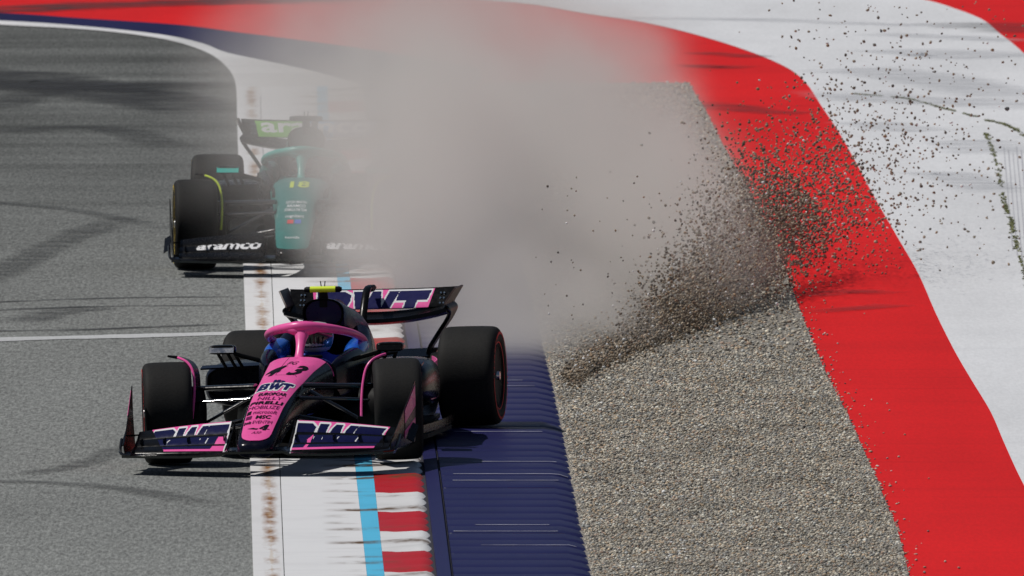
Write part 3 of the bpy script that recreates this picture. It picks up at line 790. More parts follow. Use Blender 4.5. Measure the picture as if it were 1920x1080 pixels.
    v, f = tube([(-.092, 1.9, 1.106), (.092, 1.9, 1.106)], .0265, 14, flat=.85); mobj('camera_cover', v, f, M[Lv['pod']], cp_)
    for dx in (-.012, .012):
        v, f = tube([(dx, 1.9, 1.125), (dx * 1.4, 1.9, 1.165)], .004, 6); mobj('aerial', v, f, M['carbon'], cp_)
    # sidepods
    for s in (-1, 1):
        secs = [(s * .52, 1.42, .46, .255, .135), (s * .535, 1.5, .46, .27, .15), (s * .55, 1.8, .45, .265, .165), (s * .53, 2.2, .42, .25, .175), (s * .46, 2.7, .37, .23, .17), (s * .36, 3.2, .32, .18, .14), (s * .25, 3.6, .28, .1, .1)]
        sp_ = MB().add(*loft(secs, p=3.4, n=32)).build('sidepod', body, car)
        rg = [sup(s * .52, y, .475, .255 * k, .11 * k, p=3.6, n=32) for y, k in ((1.425, .99), (1.40, 1.0), (1.398, .95), (1.45, .9))]
        v, f = rings(rg, cap0=False); mobj('inlet', v, f, M['dark'], sp_)
        v, f, _ = grid_sheet([[(s * (.30 + .50 * a), 1.28 + .10 * b_, .600 + .015 * b_ - .02 * a) for b_ in (0, .5, 1)] for a in np.linspace(0, 1, 10)], .012, flip=s > 0)
        mobj('inlet_lip', v, f, body, sp_)
        if Lv.get('side_panel'):
            g2 = [[(s * (.775 - .02 * abs(a - .5) - .13 * a * a), 1.9 + .9 * a, .30 + .26 * b_) for b_ in np.linspace(0, 1, 4)] for a in np.linspace(0, 1, 10)]
            v, f, _ = grid_sheet(g2, .006, flip=s < 0); mobj('side_panel', v, f, M['pink'], sp_)
        # mirror
        mr = MB().add(*loft([(s * .605, 1.06, .735, .085, .026), (s * .605, 1.075, .735, .096, .033), (s * .605, 1.12, .735, .098, .034), (s * .605, 1.17, .737, .085, .028), (s * .605, 1.19, .737, .05, .012)], p=4, n=20)).build('mirror', M[Lv['mirror']], car)
        # leading face of the shell; sun on the left one painted by a brighter material
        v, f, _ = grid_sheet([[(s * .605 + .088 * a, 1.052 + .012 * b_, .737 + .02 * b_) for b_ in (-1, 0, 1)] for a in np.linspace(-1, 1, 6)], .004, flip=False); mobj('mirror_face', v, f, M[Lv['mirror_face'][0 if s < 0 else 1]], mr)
        for xx in (.53, .58, .65):
            v, f = tube([(s * xx, 1.13, .715), (s * (xx - .05), 1.2, .6)], .007, 8, flat=1.8, up=(1, 0, 0)); mobj('mirror_stay', v, f, cb, mr)
        v, f = tube([(s * .30, 1.12, .64), (s * .52, 1.12, .70)], .008, 8, flat=2); mobj('mirror_stay', v, f, cb, mr)
    # floor
    out = [(0.30, .55), (.5, .62), (.62, .8), (.72, 1.3), (.78, 1.6), (.79, 2.6), (.72, 3.0), (.56, 3.25), (.50, 3.9)]
    vv = []; 
    for z in (.045, .075): vv += [(x, y, z) for x, y in out] + [(-x, y, z) for x, y in out[::-1]]
    n = len(out) * 2
    fl = mobj('floor', vv, [tuple(range(n))[::-1], tuple(range(n, 2 * n))] + [(k, (k + 1) % n, n + (k + 1) % n, n + k) for k in range(n)], M['carbon_matt'], car, smooth=False)
    for s in (-1, 1):
        for j, xx in enumerate((.33, .44, .55, .64)):
            v, f, _ = grid_sheet([[(s * (xx + .10 * a), .56 + .12 * j + .55 * a, .07 + b_ * (.17 - .02 * j) * (1 - .4 * a)) for b_ in np.linspace(0, 1, 4)] for a in np.linspace(0, 1, 8)], .008, flip=s > 0)
            mobj('floor_fence', v, f, cb, fl)
        v, f, _ = grid_sheet([[(s * (.72 + .05 * math.sin(a * 3)), 1.5 + 1.6 * a, .075 + b_ * .06) for b_ in (0, .5, 1)] for a in np.linspace(0, 1, 12)], .008, flip=s > 0)
        mobj('floor_edge_wing', v, f, cb, fl)
    v, f, _ = grid_sheet([[(x, 3.6 + .5 * a, .08 + .24 * a ** 1.5) for a in np.linspace(0, 1, 6)] for x in np.linspace(-.5, .5, 10)], .012); mobj('diffuser', v, f, cb, fl)
    for s in (-1, 1):
        v, f = loft([(s * .28, .95, .2, .10, .10), (s * .36, 1.3, .21, .16, .13), (s * .42, 1.8, .21, .2, .14), (s * .38, 2.6, .2, .2, .13), (s * .26, 3.4, .18, .15, .1)], p=3, n=20); mobj('undercut_body', v, f, M['carbon_matt'], fl)
    # wheels
    def wheel(x, y, wd, rot):
        s = 1 if x > 0 else -1
        R = .36; hwid = wd / 2
        wp = [(.0, .05), (hwid * .25, .06), (hwid * .30, .10), (hwid * .35, .215), (hwid * .86, .222), (hwid * .9, .232)]
        nseg = 48
        def lathe(prof):
            rs = []
            for px_, r in prof: rs.append([(s * px_, r * math.cos(2 * math.pi * k / nseg), r * math.sin(2 * math.pi * k / nseg)) for k in range(nseg)])
            return rings(rs)
        wm = MB().add(*lathe([(-hwid * .9, .23), (-hwid * .8, .215), (hwid * .75, .215), (hwid * .92, .232), (hwid * .95, .226), (hwid * .82, .205), (hwid * .74, .12), (hwid * .78, .05)])).build('wheel', M['carbon_matt'], car)
        wm.location = (x, y, R); wm.rotation_euler = (0, 0, math.radians(rot))
        tp = [(-hwid * .88, .232), (-hwid * .98, .262), (-hwid, .295), (-hwid * .975, .325), (-hwid * .90, .346), (-hwid * .75, .357), (-hwid * .4, .3605), (0, .361)]
        tp = tp + [(-a, b_) for a, b_ in tp[-2::-1]]
        tp = catmull(tp, 3)
        mobj('tyre', *lathe(tp), M['rubber'], wm, sharp=50)
        for r0, r1, px_ in ((.300, .318, 1.003), (.238, .247, .935)):
            prof = [(hwid * px_, r0), (hwid * (px_ - .008 * (r1 > .3)) + .001, r1)]
            rs = [[(s * (a + .0015), r * math.cos(2 * math.pi * k / nseg), r * math.sin(2 * math.pi * k / nseg)) for k in range(nseg)] for a, r in prof]
            v, f = rings(rs, False, False)
            if r1 > .3:   # broken ring: maker's lettering leaves gaps
                f = [q for i, q in enumerate(f) if (i % 24) < 16]
            mobj('sidewall_stripe', v, f, M[Lv['stripe']], wm)
        V, T = SIDE_TXT      # maker's lettering in the gaps of the ring
        for a0 in (0, math.pi):
            ang = lambda a: a0 + 2 * math.pi * (16.6 + 6.8 * a) / 48
            W = [(s * (hwid * .998 + .0035), (.292 + .03 * b_) * math.cos(ang(1 - a if s < 0 else a)), (.292 + .03 * b_) * math.sin(ang(1 - a if s < 0 else a))) for a, b_ in V]
            mobj('sidewall_lettering', W, T, M[Lv['stripe']], wm, smooth=False)
        v, f = tube([(s * hwid * .70, 0, 0), (s * hwid * .98, 0, 0)], [.045, .03], 12); mobj('wheel_nut', v, f, M['metal'], wm)
        for k in range(10):
            a = 2 * math.pi * k / 10
            v, f = tube([(s * hwid * .80, .05 * math.cos(a), .05 * math.sin(a)), (s * hwid * .85, .2 * math.cos(a + .2), .2 * math.sin(a + .2))], [.014, .009], 6); mobj('spoke', v, f, M['carbon'], wm)
        return wm
    for s in (-1, 1):
        wheel(s * .825, 0, .345, steer); wheel(s * .79, 3.6, .42, 0)
        # brake duct drums
        for yy, xx, nm in ((0, .60, 'brake_duct'), (3.6, .53, 'brake_duct')):
            v, f = tube([(s * (xx - .03), yy, .36), (s * (xx + .12), yy, .36)], [.17, .2], 20); mobj(nm, v, f, M['carbon_matt'], car)
        # suspension
        U = (s * .66, 0.0, .53); Lw = (s * .66, 0.0, .22)
        for a, b_, r in (((s * .17, -.10, .545), U, .036), ((s * .19, .46, .49), U, .034), ((s * .15, -.2, .33), Lw, .034), ((s * .2, .44, .25), Lw, .034), ((s * .16, .15, .50), (s * .62, .04, .25), .024), ((s * .17, -.28, .47), (s * .66, -.14, .44), .026)):
            v, f = tube([a, b_], [r * 1.2, r], 12, flat=.45); mobj('suspension_arm', v, f, M['carbon_gloss'], car)
        for a, b_, r in (((s * .12, 3.2, .42), (s * .6, 3.6, .5), .018), ((s * .1, 3.75, .42), (s * .6, 3.6, .5), .018), ((s * .12, 3.2, .2), (s * .6, 3.6, .22), .018), ((s * .1, 3.9, .25), (s * .6, 3.65, .24), .02)):
            v, f = tube([a, b_], r, 8, flat=.5); mobj('suspension_arm', v, f, M['carbon_gloss'], car)
        # deflector that arches over the inner shoulder of the front tyre
        pth = catmull([(s * .775, .08, .752), (s * .72, .02, .742), (s * .66, -.03, .712), (s * .622, -.07, .655), (s * .605, -.12, .56), (s * .602, -.18, .45), (s * .607, -.24, .33)], 5)
        df = mobj('wheel_deflector', *(lambda r: (r[0], r[1]))(grid_sheet([[p + np.array([-s * .012 * b_, .19 * b_, -.01 * b_]) for b_ in (0, .5, 1)] for p in pth], .01, flip=s > 0)), cb, car)
        v, f = tube([p + np.array([0, -.004, 0]) for p in pth[3:]], .0095, 8); mobj('deflector_trim', v, f, M[Lv['defl']], df)
        v, f = tube([pth[0] + np.array([s * .05, .0, .006]), pth[2]], [.008, .012], 8); mobj('deflector_tip', v, f, cb, df)
    # front wing
    def mp_pt(x, c):
        ax = abs(x); yl = -1.27 + .17 * (ax / .98) ** 2; zl = .150 - .018 * min(1, ax / .5) + .006 * max(0, ax - .6)
        if ax < .22: zl = .158
        return (x, yl + c * (.20 - .05 * ax), zl + .018 * c - .010 * math.sin(math.pi * c))
    gmp = [[mp_pt(x, c) for c in np.linspace(0, 1, 6)] for x in np.linspace(-.97, .97, 60)]
    v, f, _ = grid_sheet(gmp, .016)
    fw = mobj('front_wing', v, f, M['carbon_gloss'], car)
    for s in (-1, 1):
        xs_in = MB().add(*tube([(s * .09, -1.15, .17), (s * .10, -1.05, .22)], .03, 8, flat=.6)).build('wing_pylon', cb, fw)
        for k, (v0, v1) in enumerate(((-.02, .28), (.30, .62), (.64, 1.0))):
            nu, nv = Lv.get('flap_res', (140, 14))
            Ug, Vg = np.meshgrid(np.linspace(0, 1, nu), np.linspace(v0, v1, nv), indexing='ij')
            P = np.empty((nu, nv, 3))
            for i in range(nu):
                for j in range(nv):
                    p = wing_S(s, Ug[i, j], max(0, Vg[i, j]), Lv)
                    loc_ = (Vg[i, j] - v0) / (v1 - v0)
                    p[2] += .012 * k - .008 * (1 - loc_) - .026 * (1 - loc_) ** 5 + .004 * math.sin(Ug[i, j] * math.pi)
                    p[1] -= .012 * k
                    P[i, j] = p
            v, f, nf = grid_sheet(P, .007, flip=s < 0)
            Uc = (Ug[:-1, :-1] + Ug[1:, 1:]) / 2; Vc = (Vg[:-1, :-1] + Vg[1:, 1:]) / 2
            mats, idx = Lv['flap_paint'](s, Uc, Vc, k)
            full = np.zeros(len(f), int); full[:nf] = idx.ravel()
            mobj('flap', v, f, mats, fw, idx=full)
        for uu in (.03, .42, .68, .93):     # slot brackets
            p = wing_S(s, uu, .45, Lv)
            mobj('bracket', *bbox((p[0], p[1], p[2] + .02), (.006, .10, .035), .3), cb, fw)
        # flap root fence
        p0, p1 = wing_S(s, 0, 0, Lv), wing_S(s, 0, 1, Lv)
        v, f, _ = grid_sheet([[(s * .213, p0[1] + (p1[1] - p0[1]) * a, .165 + (p1[2] + .022 - .165) * a ** 1.2 * b_) for b_ in (0, .5, 1)] for a in np.linspace(0, 1, 8)], .006, flip=s > 0); mobj('root_fence', v, f, cb, fw)
        # endplate: footplate bends up into the fin
        ge = []
        for a in np.linspace(0, 1, 16):       # front -> rear
            y = -1.10 + .74 * a; row = []
            htop = .10 + .36 * a ** 1.15
            for b_ in np.linspace(0, 1, 10):
                if b_ < .3: x = .90 + (.045 + .06 * a) * (b_ / .3); z = .122 + .010 * (b_ / .3) ** 3
                else:
                    q = (b_ - .3) / .7; x = .945 + .06 * a + .012 * math.sin(q * 2.0); z = .132 + (htop - .012) * q
                row.append((s * x, y, z))
            ge.append(row)
        v, f, nf = grid_sheet(ge, .007, flip=s < 0)
        ep = mobj('endplate', v, f, cb, fw)
        if Lv.get('ep_paint'):      # printed inner and rear faces
            for a0, a1, mt in ((.22, .44, 'pink'), (.45, .62, 'navy'), (.63, .96, 'pink')):
                gg = [[(s * (.945 + .06 * A_ + .012 * math.sin(q * 2.0) + .004), -1.10 + .74 * A_, .132 + (.10 + .36 * A_ ** 1.15 - .012) * q) for A_ in (.55, .7, .85, .97)] for q in np.linspace(a0, a1, 6)]
                v, f, _ = grid_sheet(gg, .003, flip=s > 0); mobj('endplate_print', v, f, M[mt], ep)
        v, f = tube([(s * .985, y, z) for y, z in ((-1.1, .24), (-1.09, .19))], .008, 8); 
        v, f = tube([(s * .90, -1.12, .137), (s * .96, -1.10, .142), (s * .985, -1.07, .165), (s * .994, -.95, .24)], .011, 8, sub=4); mobj('endplate_rim', v, f, M['carbon_gloss'], ep)
        v, f = tube([(s * .99, -.55, .24), (s * .90, -.56, .245)], .006, 8); mobj('endplate_stay', v, f, cb, ep)
        v, f, _ = grid_sheet([[(s * (1.0 + .05 * b_), -.70 + .24 * a, .20 + .10 * a - .03 * b_) for b_ in (0, .5, 1)] for a in np.linspace(0, 1, 6)], .006, flip=s > 0); mobj('dive_plane', v, f, cb, ep)
    # rear wing
    rw_x = .60
    def main_pt(x, c):
        q = abs(x) / .63; z = .775 + .085 * q ** 2.2
        return (x, 3.72 + .34 * c, z - .035 * math.sin(math.pi * c * .8) + .055 * c * c)
    v, f, _ = grid_sheet([[main_pt(x, c) for c in np.linspace(0, 1, 9)] for x in np.linspace(-.59, .59, 40)], .03)
    rwg = mobj('rear_wing', v, f, M[Lv['rw_main']], car)
    nu, nv = 260, 40
    Ug, Vg = np.meshgrid(np.linspace(0, 1, nu), np.linspace(0, 1, nv), indexing='ij')
    P = np.empty((nu, nv, 3)); P[..., 0] = (-.57 + 1.14 * Ug) * (1 + .085 * Vg)
    P[..., 1] = 4.02 + .14 * Vg ** 1.2; P[..., 2] = .835 + .135 * Vg + .010 * np.abs(2 * Ug - 1) ** 3
    v, f, nf = grid_sheet(P, .014)
    Uc = (Ug[:-1, :-1] + Ug[1:, 1:]) / 2; Vc = (Vg[:-1, :-1] + Vg[1:, 1:]) / 2
    mats, idx = Lv['rw_paint'](Uc, Vc); full = np.zeros(len(f), int); full[:nf] = idx.ravel()
    mobj('upper_flap', v, f, mats, rwg, idx=full)
    for s in (-1, 1):
        # endplate: outer skin rolls under and runs down and inward to the floor
        pr = catmull([(.640, .988, 3.84, 4.2), (.605, .93, 3.78, 4.19), (.575, .872, 3.74, 4.17), (.598, .846, 3.76, 4.15), (.60, .82, 3.86, 4.14), (.565, .755, 3.95, 4.13), (.515, .685, 3.97, 4.12), (.465, .61, 3.97, 4.11), (.42, .53, 3.95, 4.1), (.40, .40, 3.9, 4.1), (.42, .25, 3.88, 4.1)], 3)
        ge = [[(s * x, yf + (yb_ - yf) * b_, z) for b_ in np.linspace(0, 1, 7)] for x, z, yf, yb_ in pr]
        v, f, _ = grid_sheet(ge, .012, flip=s > 0); ep = mobj('rear_endplate', v, f, M[Lv['rw_end']], rwg)
        v, f = tube([np.array(r[0]) + np.array((0, -.004, 0)) for r in ge[7:]], .015, 8); mobj('endplate_edge', v, f, cb, ep)
        for kx in (.50, .525):
            for kz in (.865, .90, .935):
                v, f = tube([(s * kx, 4.03 + (kz - .84) * .9, kz), (s * kx, 4.01 + (kz - .84) * .9, kz + .004)], .007, 8); mobj('bolt', v, f, M['metal'], rwg)
    v, f = tube([(0, 3.45, .5), (0, 3.55, .68), (0, 3.68, .86), (0, 3.85, .985), (0, 4.08, .985)], [.022, .02, .018, .018, .02], 10, flat=1.6, up=(1, 0, 0), sub=4); py_ = mobj('pylon', v, f, cb, rwg)
    mobj('actuator', *bbox((0, 3.98, .985), (.06, .16, .045), .4), M['carbon_matt'], py_)
    v, f, _ = grid_sheet([[(x, 3.85 + .2 * c, .48 + .05 * c + .03 * abs(x)) for c in np.linspace(0, 1, 4)] for x in np.linspace(-.48, .48, 12)], .015); mobj('beam_wing', v, f, cb, car)
    mobj('rain_light', *bbox((0, 4.2, .33), (.06, .03, .09), .3), M['red_print'], car)
    return car

# livery of the pink car
SIDE_TXT = text_tris('PIRELLI', 0, .02, 1.1)
LET, LW = block_letters(.6, 1.15)
def pink_flap(s, U, V, k):
    mats = [M['carbon'], M['pink'], M['white'], M['navy']]
    # letters read from image left to right: outer->inner on the left flap, inner->outer on the right one
    R = (1 - U) if s < 0 else U
    x = (R - (.07 if s < 0 else -.20)) / (.93 if s < 0 else 1.12) * LW; y = (V + .12) / 1.04
    if s > 0: x = x * 1.0
    d = sdf(LET, x, y)
    idx = np.full(U.shape, 1)
    idx[d < .06] = 2; idx[d < 0] = 3
    lim = .86 - .22 * (1 - V) if s < 0 else .95 - .10 * (1 - V)
    low = (V < .62) & (U > .20) & (idx == 1); idx[low] = 3                    # lower elements are mostly navy
    thin = (V < .62) & (idx == 2) & ((d > .045) | (V < .36) | (V > .52) | (np.sin(U * 31) < .1)); idx[thin] = 3
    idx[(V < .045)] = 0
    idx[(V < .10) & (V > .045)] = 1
    for a in (.28, .62): idx[(V > a - .045) & (V < a + .075)] = 0          # shadow in the slots, painted on as black bands
    idx[U > lim] = 0
    idx[(U < .012)] = 2
    return mats, idx
def pink_rw(U, V):
    mats = [M['carbon'], M['pink'], M['white'], M['navy_print']]
    x = (U - .165) / .66 * (LW - .0); y = (V + .55) / 1.42
    let, lw = LET_RW
    d = sdf(let, (U - .15) / .70 * lw, (V + .75) / 1.62)
    idx = np.full(U.shape, 1); idx[d < .07] = 2; idx[d < 0] = 3
    idx[(U < .135) | (U > .865) | (V > .955)] = 0
    return mats, idx
LET_RW = block_letters(.2, 1.5)
def pink_nose(on):
    on('4', -.145, -.015, .07, .38, 'black_print', 'race_number', shear=.5, bold=.03)
    on('3', .015, .14, .07, .38, 'black_print', 'race_number', shear=.5, bold=.03)
    on('PG', -.03, .045, .41, .53, 'black_print', shear=.3)
    V = []; T = []
    let, lw = block_letters(.2, 1.35)
    # BWT line: white backing then navy letters
    def sdf_mesh(x0, x1, ya, yb, mat, grow, lift):
        nx, ny = 90, 22; X, Y_ = np.meshgrid(np.linspace(-.25, lw + .25, nx), np.linspace(-.3, 1.3, ny), indexing='ij')
        d = sdf(let, X, Y_); vv = np.column_stack([((X + .25) / (lw + .5)).ravel(), ((Y_ + .3) / 1.6).ravel()])
        ff = []
        for i in range(nx - 1):
            for j in range(ny - 1):
                if (d[i, j] + d[i + 1, j] + d[i, j + 1] + d[i + 1, j + 1]) / 4 < grow: ff.append((i * ny + j, (i + 1) * ny + j, (i + 1) * ny + j + 1, i * ny + j + 1))
        on('', x0, x1, ya, yb, mat, tris=(vv, ff), lift=lift)
    sdf_mesh(-.135, .135, -.40, -.13, 'white', .16, .0095); sdf_mesh(-.135, .135, -.40, -.13, 'navy_print', 0.0, .0115)
    on('lb', -.035, .05, -.17, -.08, 'navy_print', bold=.04)
    rows = [('EUROPCAR', -.09, .11, -.49, -.42, .03), ('NILLY', -.08, .10, -.585, -.52, .0), ('PIRELLI', -.12, .115, -.675, -.615, .03), ('MOBILIZE', -.12, .105, -.76, -.70, .0), ('microsoft', -.07, .10, -.845, -.785, .0), ('MSC', -.04, .07, -.925, -.87, .03), ('EVENTIM', -.05, .09, -1.0, -.955, .0)]
    for tx, a, b_, c, d, bo in rows: on(tx, a, b_, c, d, 'violet_print' if bo == 0 else 'black_print', bold=bo, shear=.1)
    sq = (np.array([(0, 0), (1, 0), (1, 1), (0, 1)]), [(0, 1, 2, 3)])
    on('', -.115, -.085, -.845, -.785, 'black_print', tris=sq); on('', -.11, -.07, -.925, -.87, 'violet_print', tris=sq); on('bwin', -.11, -.06, -1.005, -.95, 'black_print', bold=.02)
    # arrow-like A emblem near the tip
    A_v = np.array([(0, .30), (.30, .42), (.40, .30), (.33, .16), (.45, .1), (.56, .30), (.86, 1.0), (1.0, 1.0), (.93, .28), (1.08, .28), (1.06, .2), (.92, .2), (.9, 0), (.74, 0), (.77, .2), (.62, .2), (.80, .28), (.84, .62), (.68, .28)])
    f_ = [(0, 1, 2), (0, 2, 3), (3, 2, 5), (3, 5, 4), (5, 6, 18), (5, 18, 15), (18, 6, 17), (6, 7, 17), (17, 7, 8), (17, 8, 11), (17, 11, 14), (14, 11, 12), (14, 12, 13), (8, 9, 10), (8, 10, 11), (18, 16, 14), (18, 14, 15)]
    on('', -.075, .075, -1.095, -1.0 + -.015, 'black_print', 'emblem', tris=(A_v, f_))
    on('A50', -.035, .035, -1.145, -1.112, 'violet_print', shear=.4)
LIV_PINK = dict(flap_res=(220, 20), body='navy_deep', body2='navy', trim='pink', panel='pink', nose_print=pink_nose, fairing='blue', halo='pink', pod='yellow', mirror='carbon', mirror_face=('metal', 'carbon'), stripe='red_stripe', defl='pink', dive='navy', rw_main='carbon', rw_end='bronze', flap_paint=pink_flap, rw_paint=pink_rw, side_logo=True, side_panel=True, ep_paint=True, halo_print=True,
                seams=[[(-.06, .72), (-.055, .08), (.09, .08), (.10, .04)]])

# livery of the green car
def green_flap(s, U, V, k):
    mats = [M['carbon'], M['white']]
    R = (1 - U) if s < 0 else U
    a0, a1 = (.20, .97) if s < 0 else (.04, .8)
    m_ = tri_mask(*ARA, (R - a0) / (a1 - a0), (V - .42) / .27)
    return mats, m_.astype(int)
ARA = text_tris('aramco', .25, .03, .95)
ARA_RW = text_tris('aramco', 0, .025, 1.0)
def green_rw(U, V):
    mats = [M['carbon'], M['leaf_green'], M['white'], M['wing_blue'], M['wing_grey']]
    idx = np.where(U < .42, 1, np.where(U < .62, 3, 4))
    idx[tri_mask(*ARA_RW, (U - .12) / .76, (V - .26) / .58)] = 2
    idx[(U < .09) | (U > .91) | (V > .93)] = 0
    return mats, idx
def green_nose(on):
    on('18', -.075, .085, .25, .52, 'lime', 'race_number', bold=.035)
    on('ASTON MARTIN', -.085, .085, -.30, -.22, 'white', bold=.01); on('ARAMCO', -.075, .08, -.41, -.33, 'white', bold=.02); on('FORMULA ONE TEAM', -.085, .09, -.52, -.44, 'white', bold=.01)
    on('cognizant', -.075, .075, -.69, -.61, 'white', bold=.01)
    sq = (np.array([(0, 0), (1, 0), (1, 1), (0, 1)]), [(0, 1, 2, 3)])
    on('', -.055, -.005, -.80, -.72, 'red_print', tris=sq); on('', .005, .055, -.80, -.72, 'blue_print', tris=sq)
    on('honda', -.06, .055, -1.07, -1.03, 'white')
LIV_GREEN = dict(body='carbon', body2='green', trim='teal', panel='green_panel', panel_w=1.22, nose_print=green_nose, fairing='green', halo='teal', pod='carbon_matt', mirror='carbon', mirror_face=('teal_sunlit', 'teal'), stripe='yellow_stripe', defl='lime', dive='navy', rw_main='carbon', rw_end='carbon', flap_paint=green_flap, rw_paint=green_rw, flap_lift=.0)

o1 = G(532, 873)
pink_car = build_car((o1[0], o1[1], .028), 8.9, 1.6, 11.4, LIV_PINK, 'pink and navy single-seater race car with yellow camera bar and number 43')
o2 = G(558, 505)
green_car = build_car((o2[0], o2[1], .004), 1.6, 0.0, 4.5, LIV_GREEN, 'dark green single-seater race car numbered 18, half hidden in the dust')

# ------------------------------------------------------------------ drivers
def driver(car_loc, yaw, roll, suit, shell, label):
    p = empty('person', car_loc); p.rotation_euler = (0, -math.radians(roll), -math.radians(yaw))
    tag(p, label, 'person', 'drivers seated in the cars')
    bm = bmesh.new(); lay = bm.verts.layers.skin.verify()
    def vtx(co, r, root=False):
        v = bm.verts.new(co); v[lay].radius = (r, r); v[lay].use_root = root; return v
    pel = vtx((0, 1.62, .30), .13, True); ch = vtx((0, 1.60, .46), .14); up = vtx((0, 1.58, .58), .12); nk = vtx((0, 1.55, .68), .06); hd = vtx((0, 1.53, .76), .08)
    for a, b_ in ((pel, ch), (ch, up), (up, nk), (nk, hd)): bm.edges.new((a, b_))
    for s in (-1, 1):
        sh = vtx((s * .17, 1.56, .60), .068); el = vtx((s * .21, 1.32, .50), .05); wr = vtx((s * .145, 1.10, .615), .032); ha = vtx((s * .135, 1.045, .635), .03)
        for a, b_ in ((up, sh), (sh, el), (el, wr), (wr, ha)): bm.edges.new((a, b_))
        for k in range(4):
            f1 = vtx((s * .135, 1.012, .658 - .018 * k), .0095); f2 = vtx((s * .112, .995, .660 - .018 * k), .009); f3 = vtx((s * .092, 1.004, .659 - .018 * k), .008)
            bm.edges.new((ha, f1)); bm.edges.new((f1, f2)); bm.edges.new((f2, f3))
        t1 = vtx((s * .11, 1.05, .655), .0095); t2 = vtx((s * .09, 1.045, .665), .008); bm.edges.new((ha, t1)); bm.edges.new((t1, t2))
        hip = vtx((s * .11, 1.45, .30), .09); kn = vtx((s * .12, 1.0, .42), .065); an = vtx((s * .09, .55, .32), .045)
        for a, b_ in ((pel, hip), (hip, kn), (kn, an)): bm.edges.new((a, b_))
    me = bpy.data.meshes.new('body'); bm.to_mesh(me); bm.free(); me.materials.append(M[suit])
    o = bpy.data.objects.new('body', me); C.objects.link(o); o.parent = p
    md = o.modifiers.new('skin', 'SKIN'); md.use_smooth_shade = True
    o.modifiers.new('sub', 'SUBSURF').levels = 1
    # helmet with chin bar and visor
    rs = []
    for z, hw, y0, y1 in ((.685, .075, 1.43, 1.60), (.70, .10, 1.405, 1.63), (.735, .118, 1.395, 1.66), (.785, .128, 1.40, 1.672), (.83, .125, 1.415, 1.668), (.865, .105, 1.44, 1.645), (.888, .07, 1.48, 1.61), (.897, .02, 1.53, 1.56)):
        cy, hy = (y0 + y1) / 2, (y1 - y0) / 2
        rs.append([(hw * math.cos(a), cy + hy * math.sin(a), z) for a in np.linspace(0, 2 * math.pi, 28, endpoint=False)])
    v, f = rings(rs); hm = mobj('helmet', v, f, M[shell], p, sharp=80)
    vr = []
    for z, k in ((.72, .99), (.765, 1.0), (.79, 1.0), (.815, 1.0), (.832, .985)):
        hw = np.interp(z, [.735, .785, .83], [.118, .128, .125]) + .003; cy = 1.535; hy = .139 * k
        vr.append([(hw * math.cos(a), cy + hy * math.sin(a), z) for a in np.linspace(math.pi * 1.08, math.pi * 1.92, 16)])
    v, f = rings(vr, False, False, closed=False); mobj('visor', v, f, M['visor'], hm, sharp=80)
    v, f = rings([[(.127 * k * math.cos(a), 1.54 + .132 * k * math.sin(a), z) for a in np.linspace(0, 2 * math.pi, 28, endpoint=False)] for z, k in ((.842, .975), (.856, .92))], False, False); mobj('helmet_band', v, f, M['red_print'], hm, sharp=80)
    return p
driver(pink_car.location, 8.9, 1.6, 'suit', 'helmet', 'driver in blue overalls and pale helmet seated in the pink car')
driver(green_car.location, 1.6, 0.0, 'green', 'carbon', 'driver in a dark helmet seated in the green car')

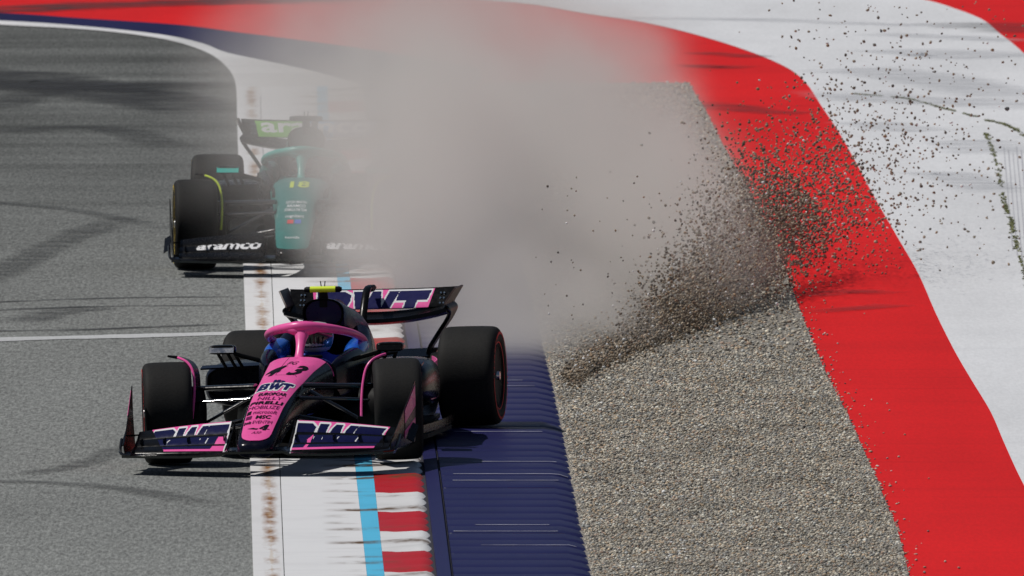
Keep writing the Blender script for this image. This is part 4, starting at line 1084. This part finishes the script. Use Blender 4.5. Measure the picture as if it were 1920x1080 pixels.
# ------------------------------------------------------------------ dust cloud
def dust():
    m = bpy.data.materials.new('dust'); m.use_nodes = True; t = m.node_tree
    t.nodes.remove(t.nodes['Principled BSDF']); out_ = t.nodes['Material Output']
    pv = N(t, 'ShaderNodeVolumePrincipled'); pv.inputs['Color'].default_value = (0.885, 0.853, 0.82, 1); pv.inputs['Anisotropy'].default_value = 0.0
    p = pos(t)
    def blob(c, r, soft):
        mp = N(t, 'ShaderNodeVectorMath', operation='SUBTRACT'); t.links.new(wp, mp.inputs[0]); mp.inputs[1].default_value = c
        dv = N(t, 'ShaderNodeVectorMath', operation='DIVIDE'); t.links.new(mp.outputs[0], dv.inputs[0]); dv.inputs[1].default_value = r
        ln = N(t, 'ShaderNodeVectorMath', operation='LENGTH'); t.links.new(dv.outputs[0], ln.inputs[0])
        mr = N(t, 'ShaderNodeMapRange', interpolation_type='SMOOTHSTEP'); t.links.new(ln.outputs['Value'], mr.inputs[0])
        mr.inputs[1].default_value = 1.0; mr.inputs[2].default_value = soft; mr.inputs[3].default_value = 0; mr.inputs[4].default_value = 1
        return mr.outputs[0]
    nz = N(t, 'ShaderNodeTexNoise'); nz.inputs['Scale'].default_value = .9; nz.inputs['Detail'].default_value = 3
    sq = N(t, 'ShaderNodeMapping'); sq.inputs['Scale'].default_value = (1, .3, 1); t.links.new(p, sq.inputs[0]); t.links.new(sq.outputs[0], nz.inputs['Vector'])
    sh = N(t, 'ShaderNodeVectorMath', operation='MULTIPLY_ADD'); t.links.new(nz.outputs['Color'], sh.inputs[0]); sh.inputs[1].default_value = (.9, 2.5, .9); sh.inputs[2].default_value = (-.45, -1.25, -.45)
    ad = N(t, 'ShaderNodeVectorMath', operation='ADD'); t.links.new(p, ad.inputs[0]); t.links.new(sh.outputs[0], ad.inputs[1]); wp = ad.outputs[0]
    acc = None
    for c, r, soft, k in DUST:
        q = math_n(t, 'MULTIPLY', blob(c, r, soft), k)
        acc = q if acc is None else math_n(t, 'ADD', acc, q)
    lump = N(t, 'ShaderNodeTexNoise'); lump.inputs['Scale'].default_value = 1.3; lump.inputs['Detail'].default_value = 4; t.links.new(sq.outputs[0], lump.inputs['Vector'])
    acc = math_n(t, 'MULTIPLY', acc, math_n(t, 'MAXIMUM', math_n(t, 'MULTIPLY_ADD', lump.outputs[0], 4.2), 0.12))
    acc.node.inputs[1].links[0].from_node.inputs[0].links[0].from_node.inputs[2].default_value = -1.1
    t.links.new(acc, pv.inputs['Density']); t.links.new(pv.outputs[0], out_.inputs['Volume'])
    return m
def DB(px, py, Y, rx_px, rz_px, ry, soft, k):
    c = at_depth(px, py, Y); s = Y / F_PX
    return (tuple(c), (rx_px * s, ry, rz_px * s), soft, k)
DUST = [DB(925, 665, 178.2, 215, 105, 2.6, .15, .6),     # low dust over the far part of the navy kerb
        DB(1115, 590, 180.2, 175, 130, 3.2, .2, .5),     # dust boiling up behind the stones
        DB(1230, 310, 192, 200, 200, 6, .1, .34),
        DB(1110, 190, 197, 250, 190, 8, .1, .26),
        DB(1010, 380, 187, 410, 340, 9, .3, .28),      # heart of the cloud
        DB(785, 330, 182.5, 280, 390, 4.5, .3, .55),    # curtain in front of the green car's right half
        DB(940, 620, 178.5, 270, 200, 4.0, .1, .36),      # low roll behind the rear wheel
        DB(1230, 440, 185, 250, 220, 6, .15, .32),
        DB(820, 110, 192, 540, 300, 10, .05, .22),         # thinning top
        DB(590, 220, 182, 340, 330, 4, .0, .2)]         # thin veil over the green car
c0 = np.min([np.array(c) - np.array(r) for c, r, *_ in DUST], axis=0) - .3; c1_ = np.max([np.array(c) + np.array(r) for c, r, *_ in DUST], axis=0) + .3
c0[2] = max(c0[2], .06); c0[1] = max(c0[1], 172.0)
v, f = box((c0 + c1_) / 2, c1_ - c0)
d = mobj('dust_cloud', v, f, dust(), smooth=False)
tag(d, 'thick grey-brown dust cloud billowing between the two cars', 'dust cloud', kind='stuff')
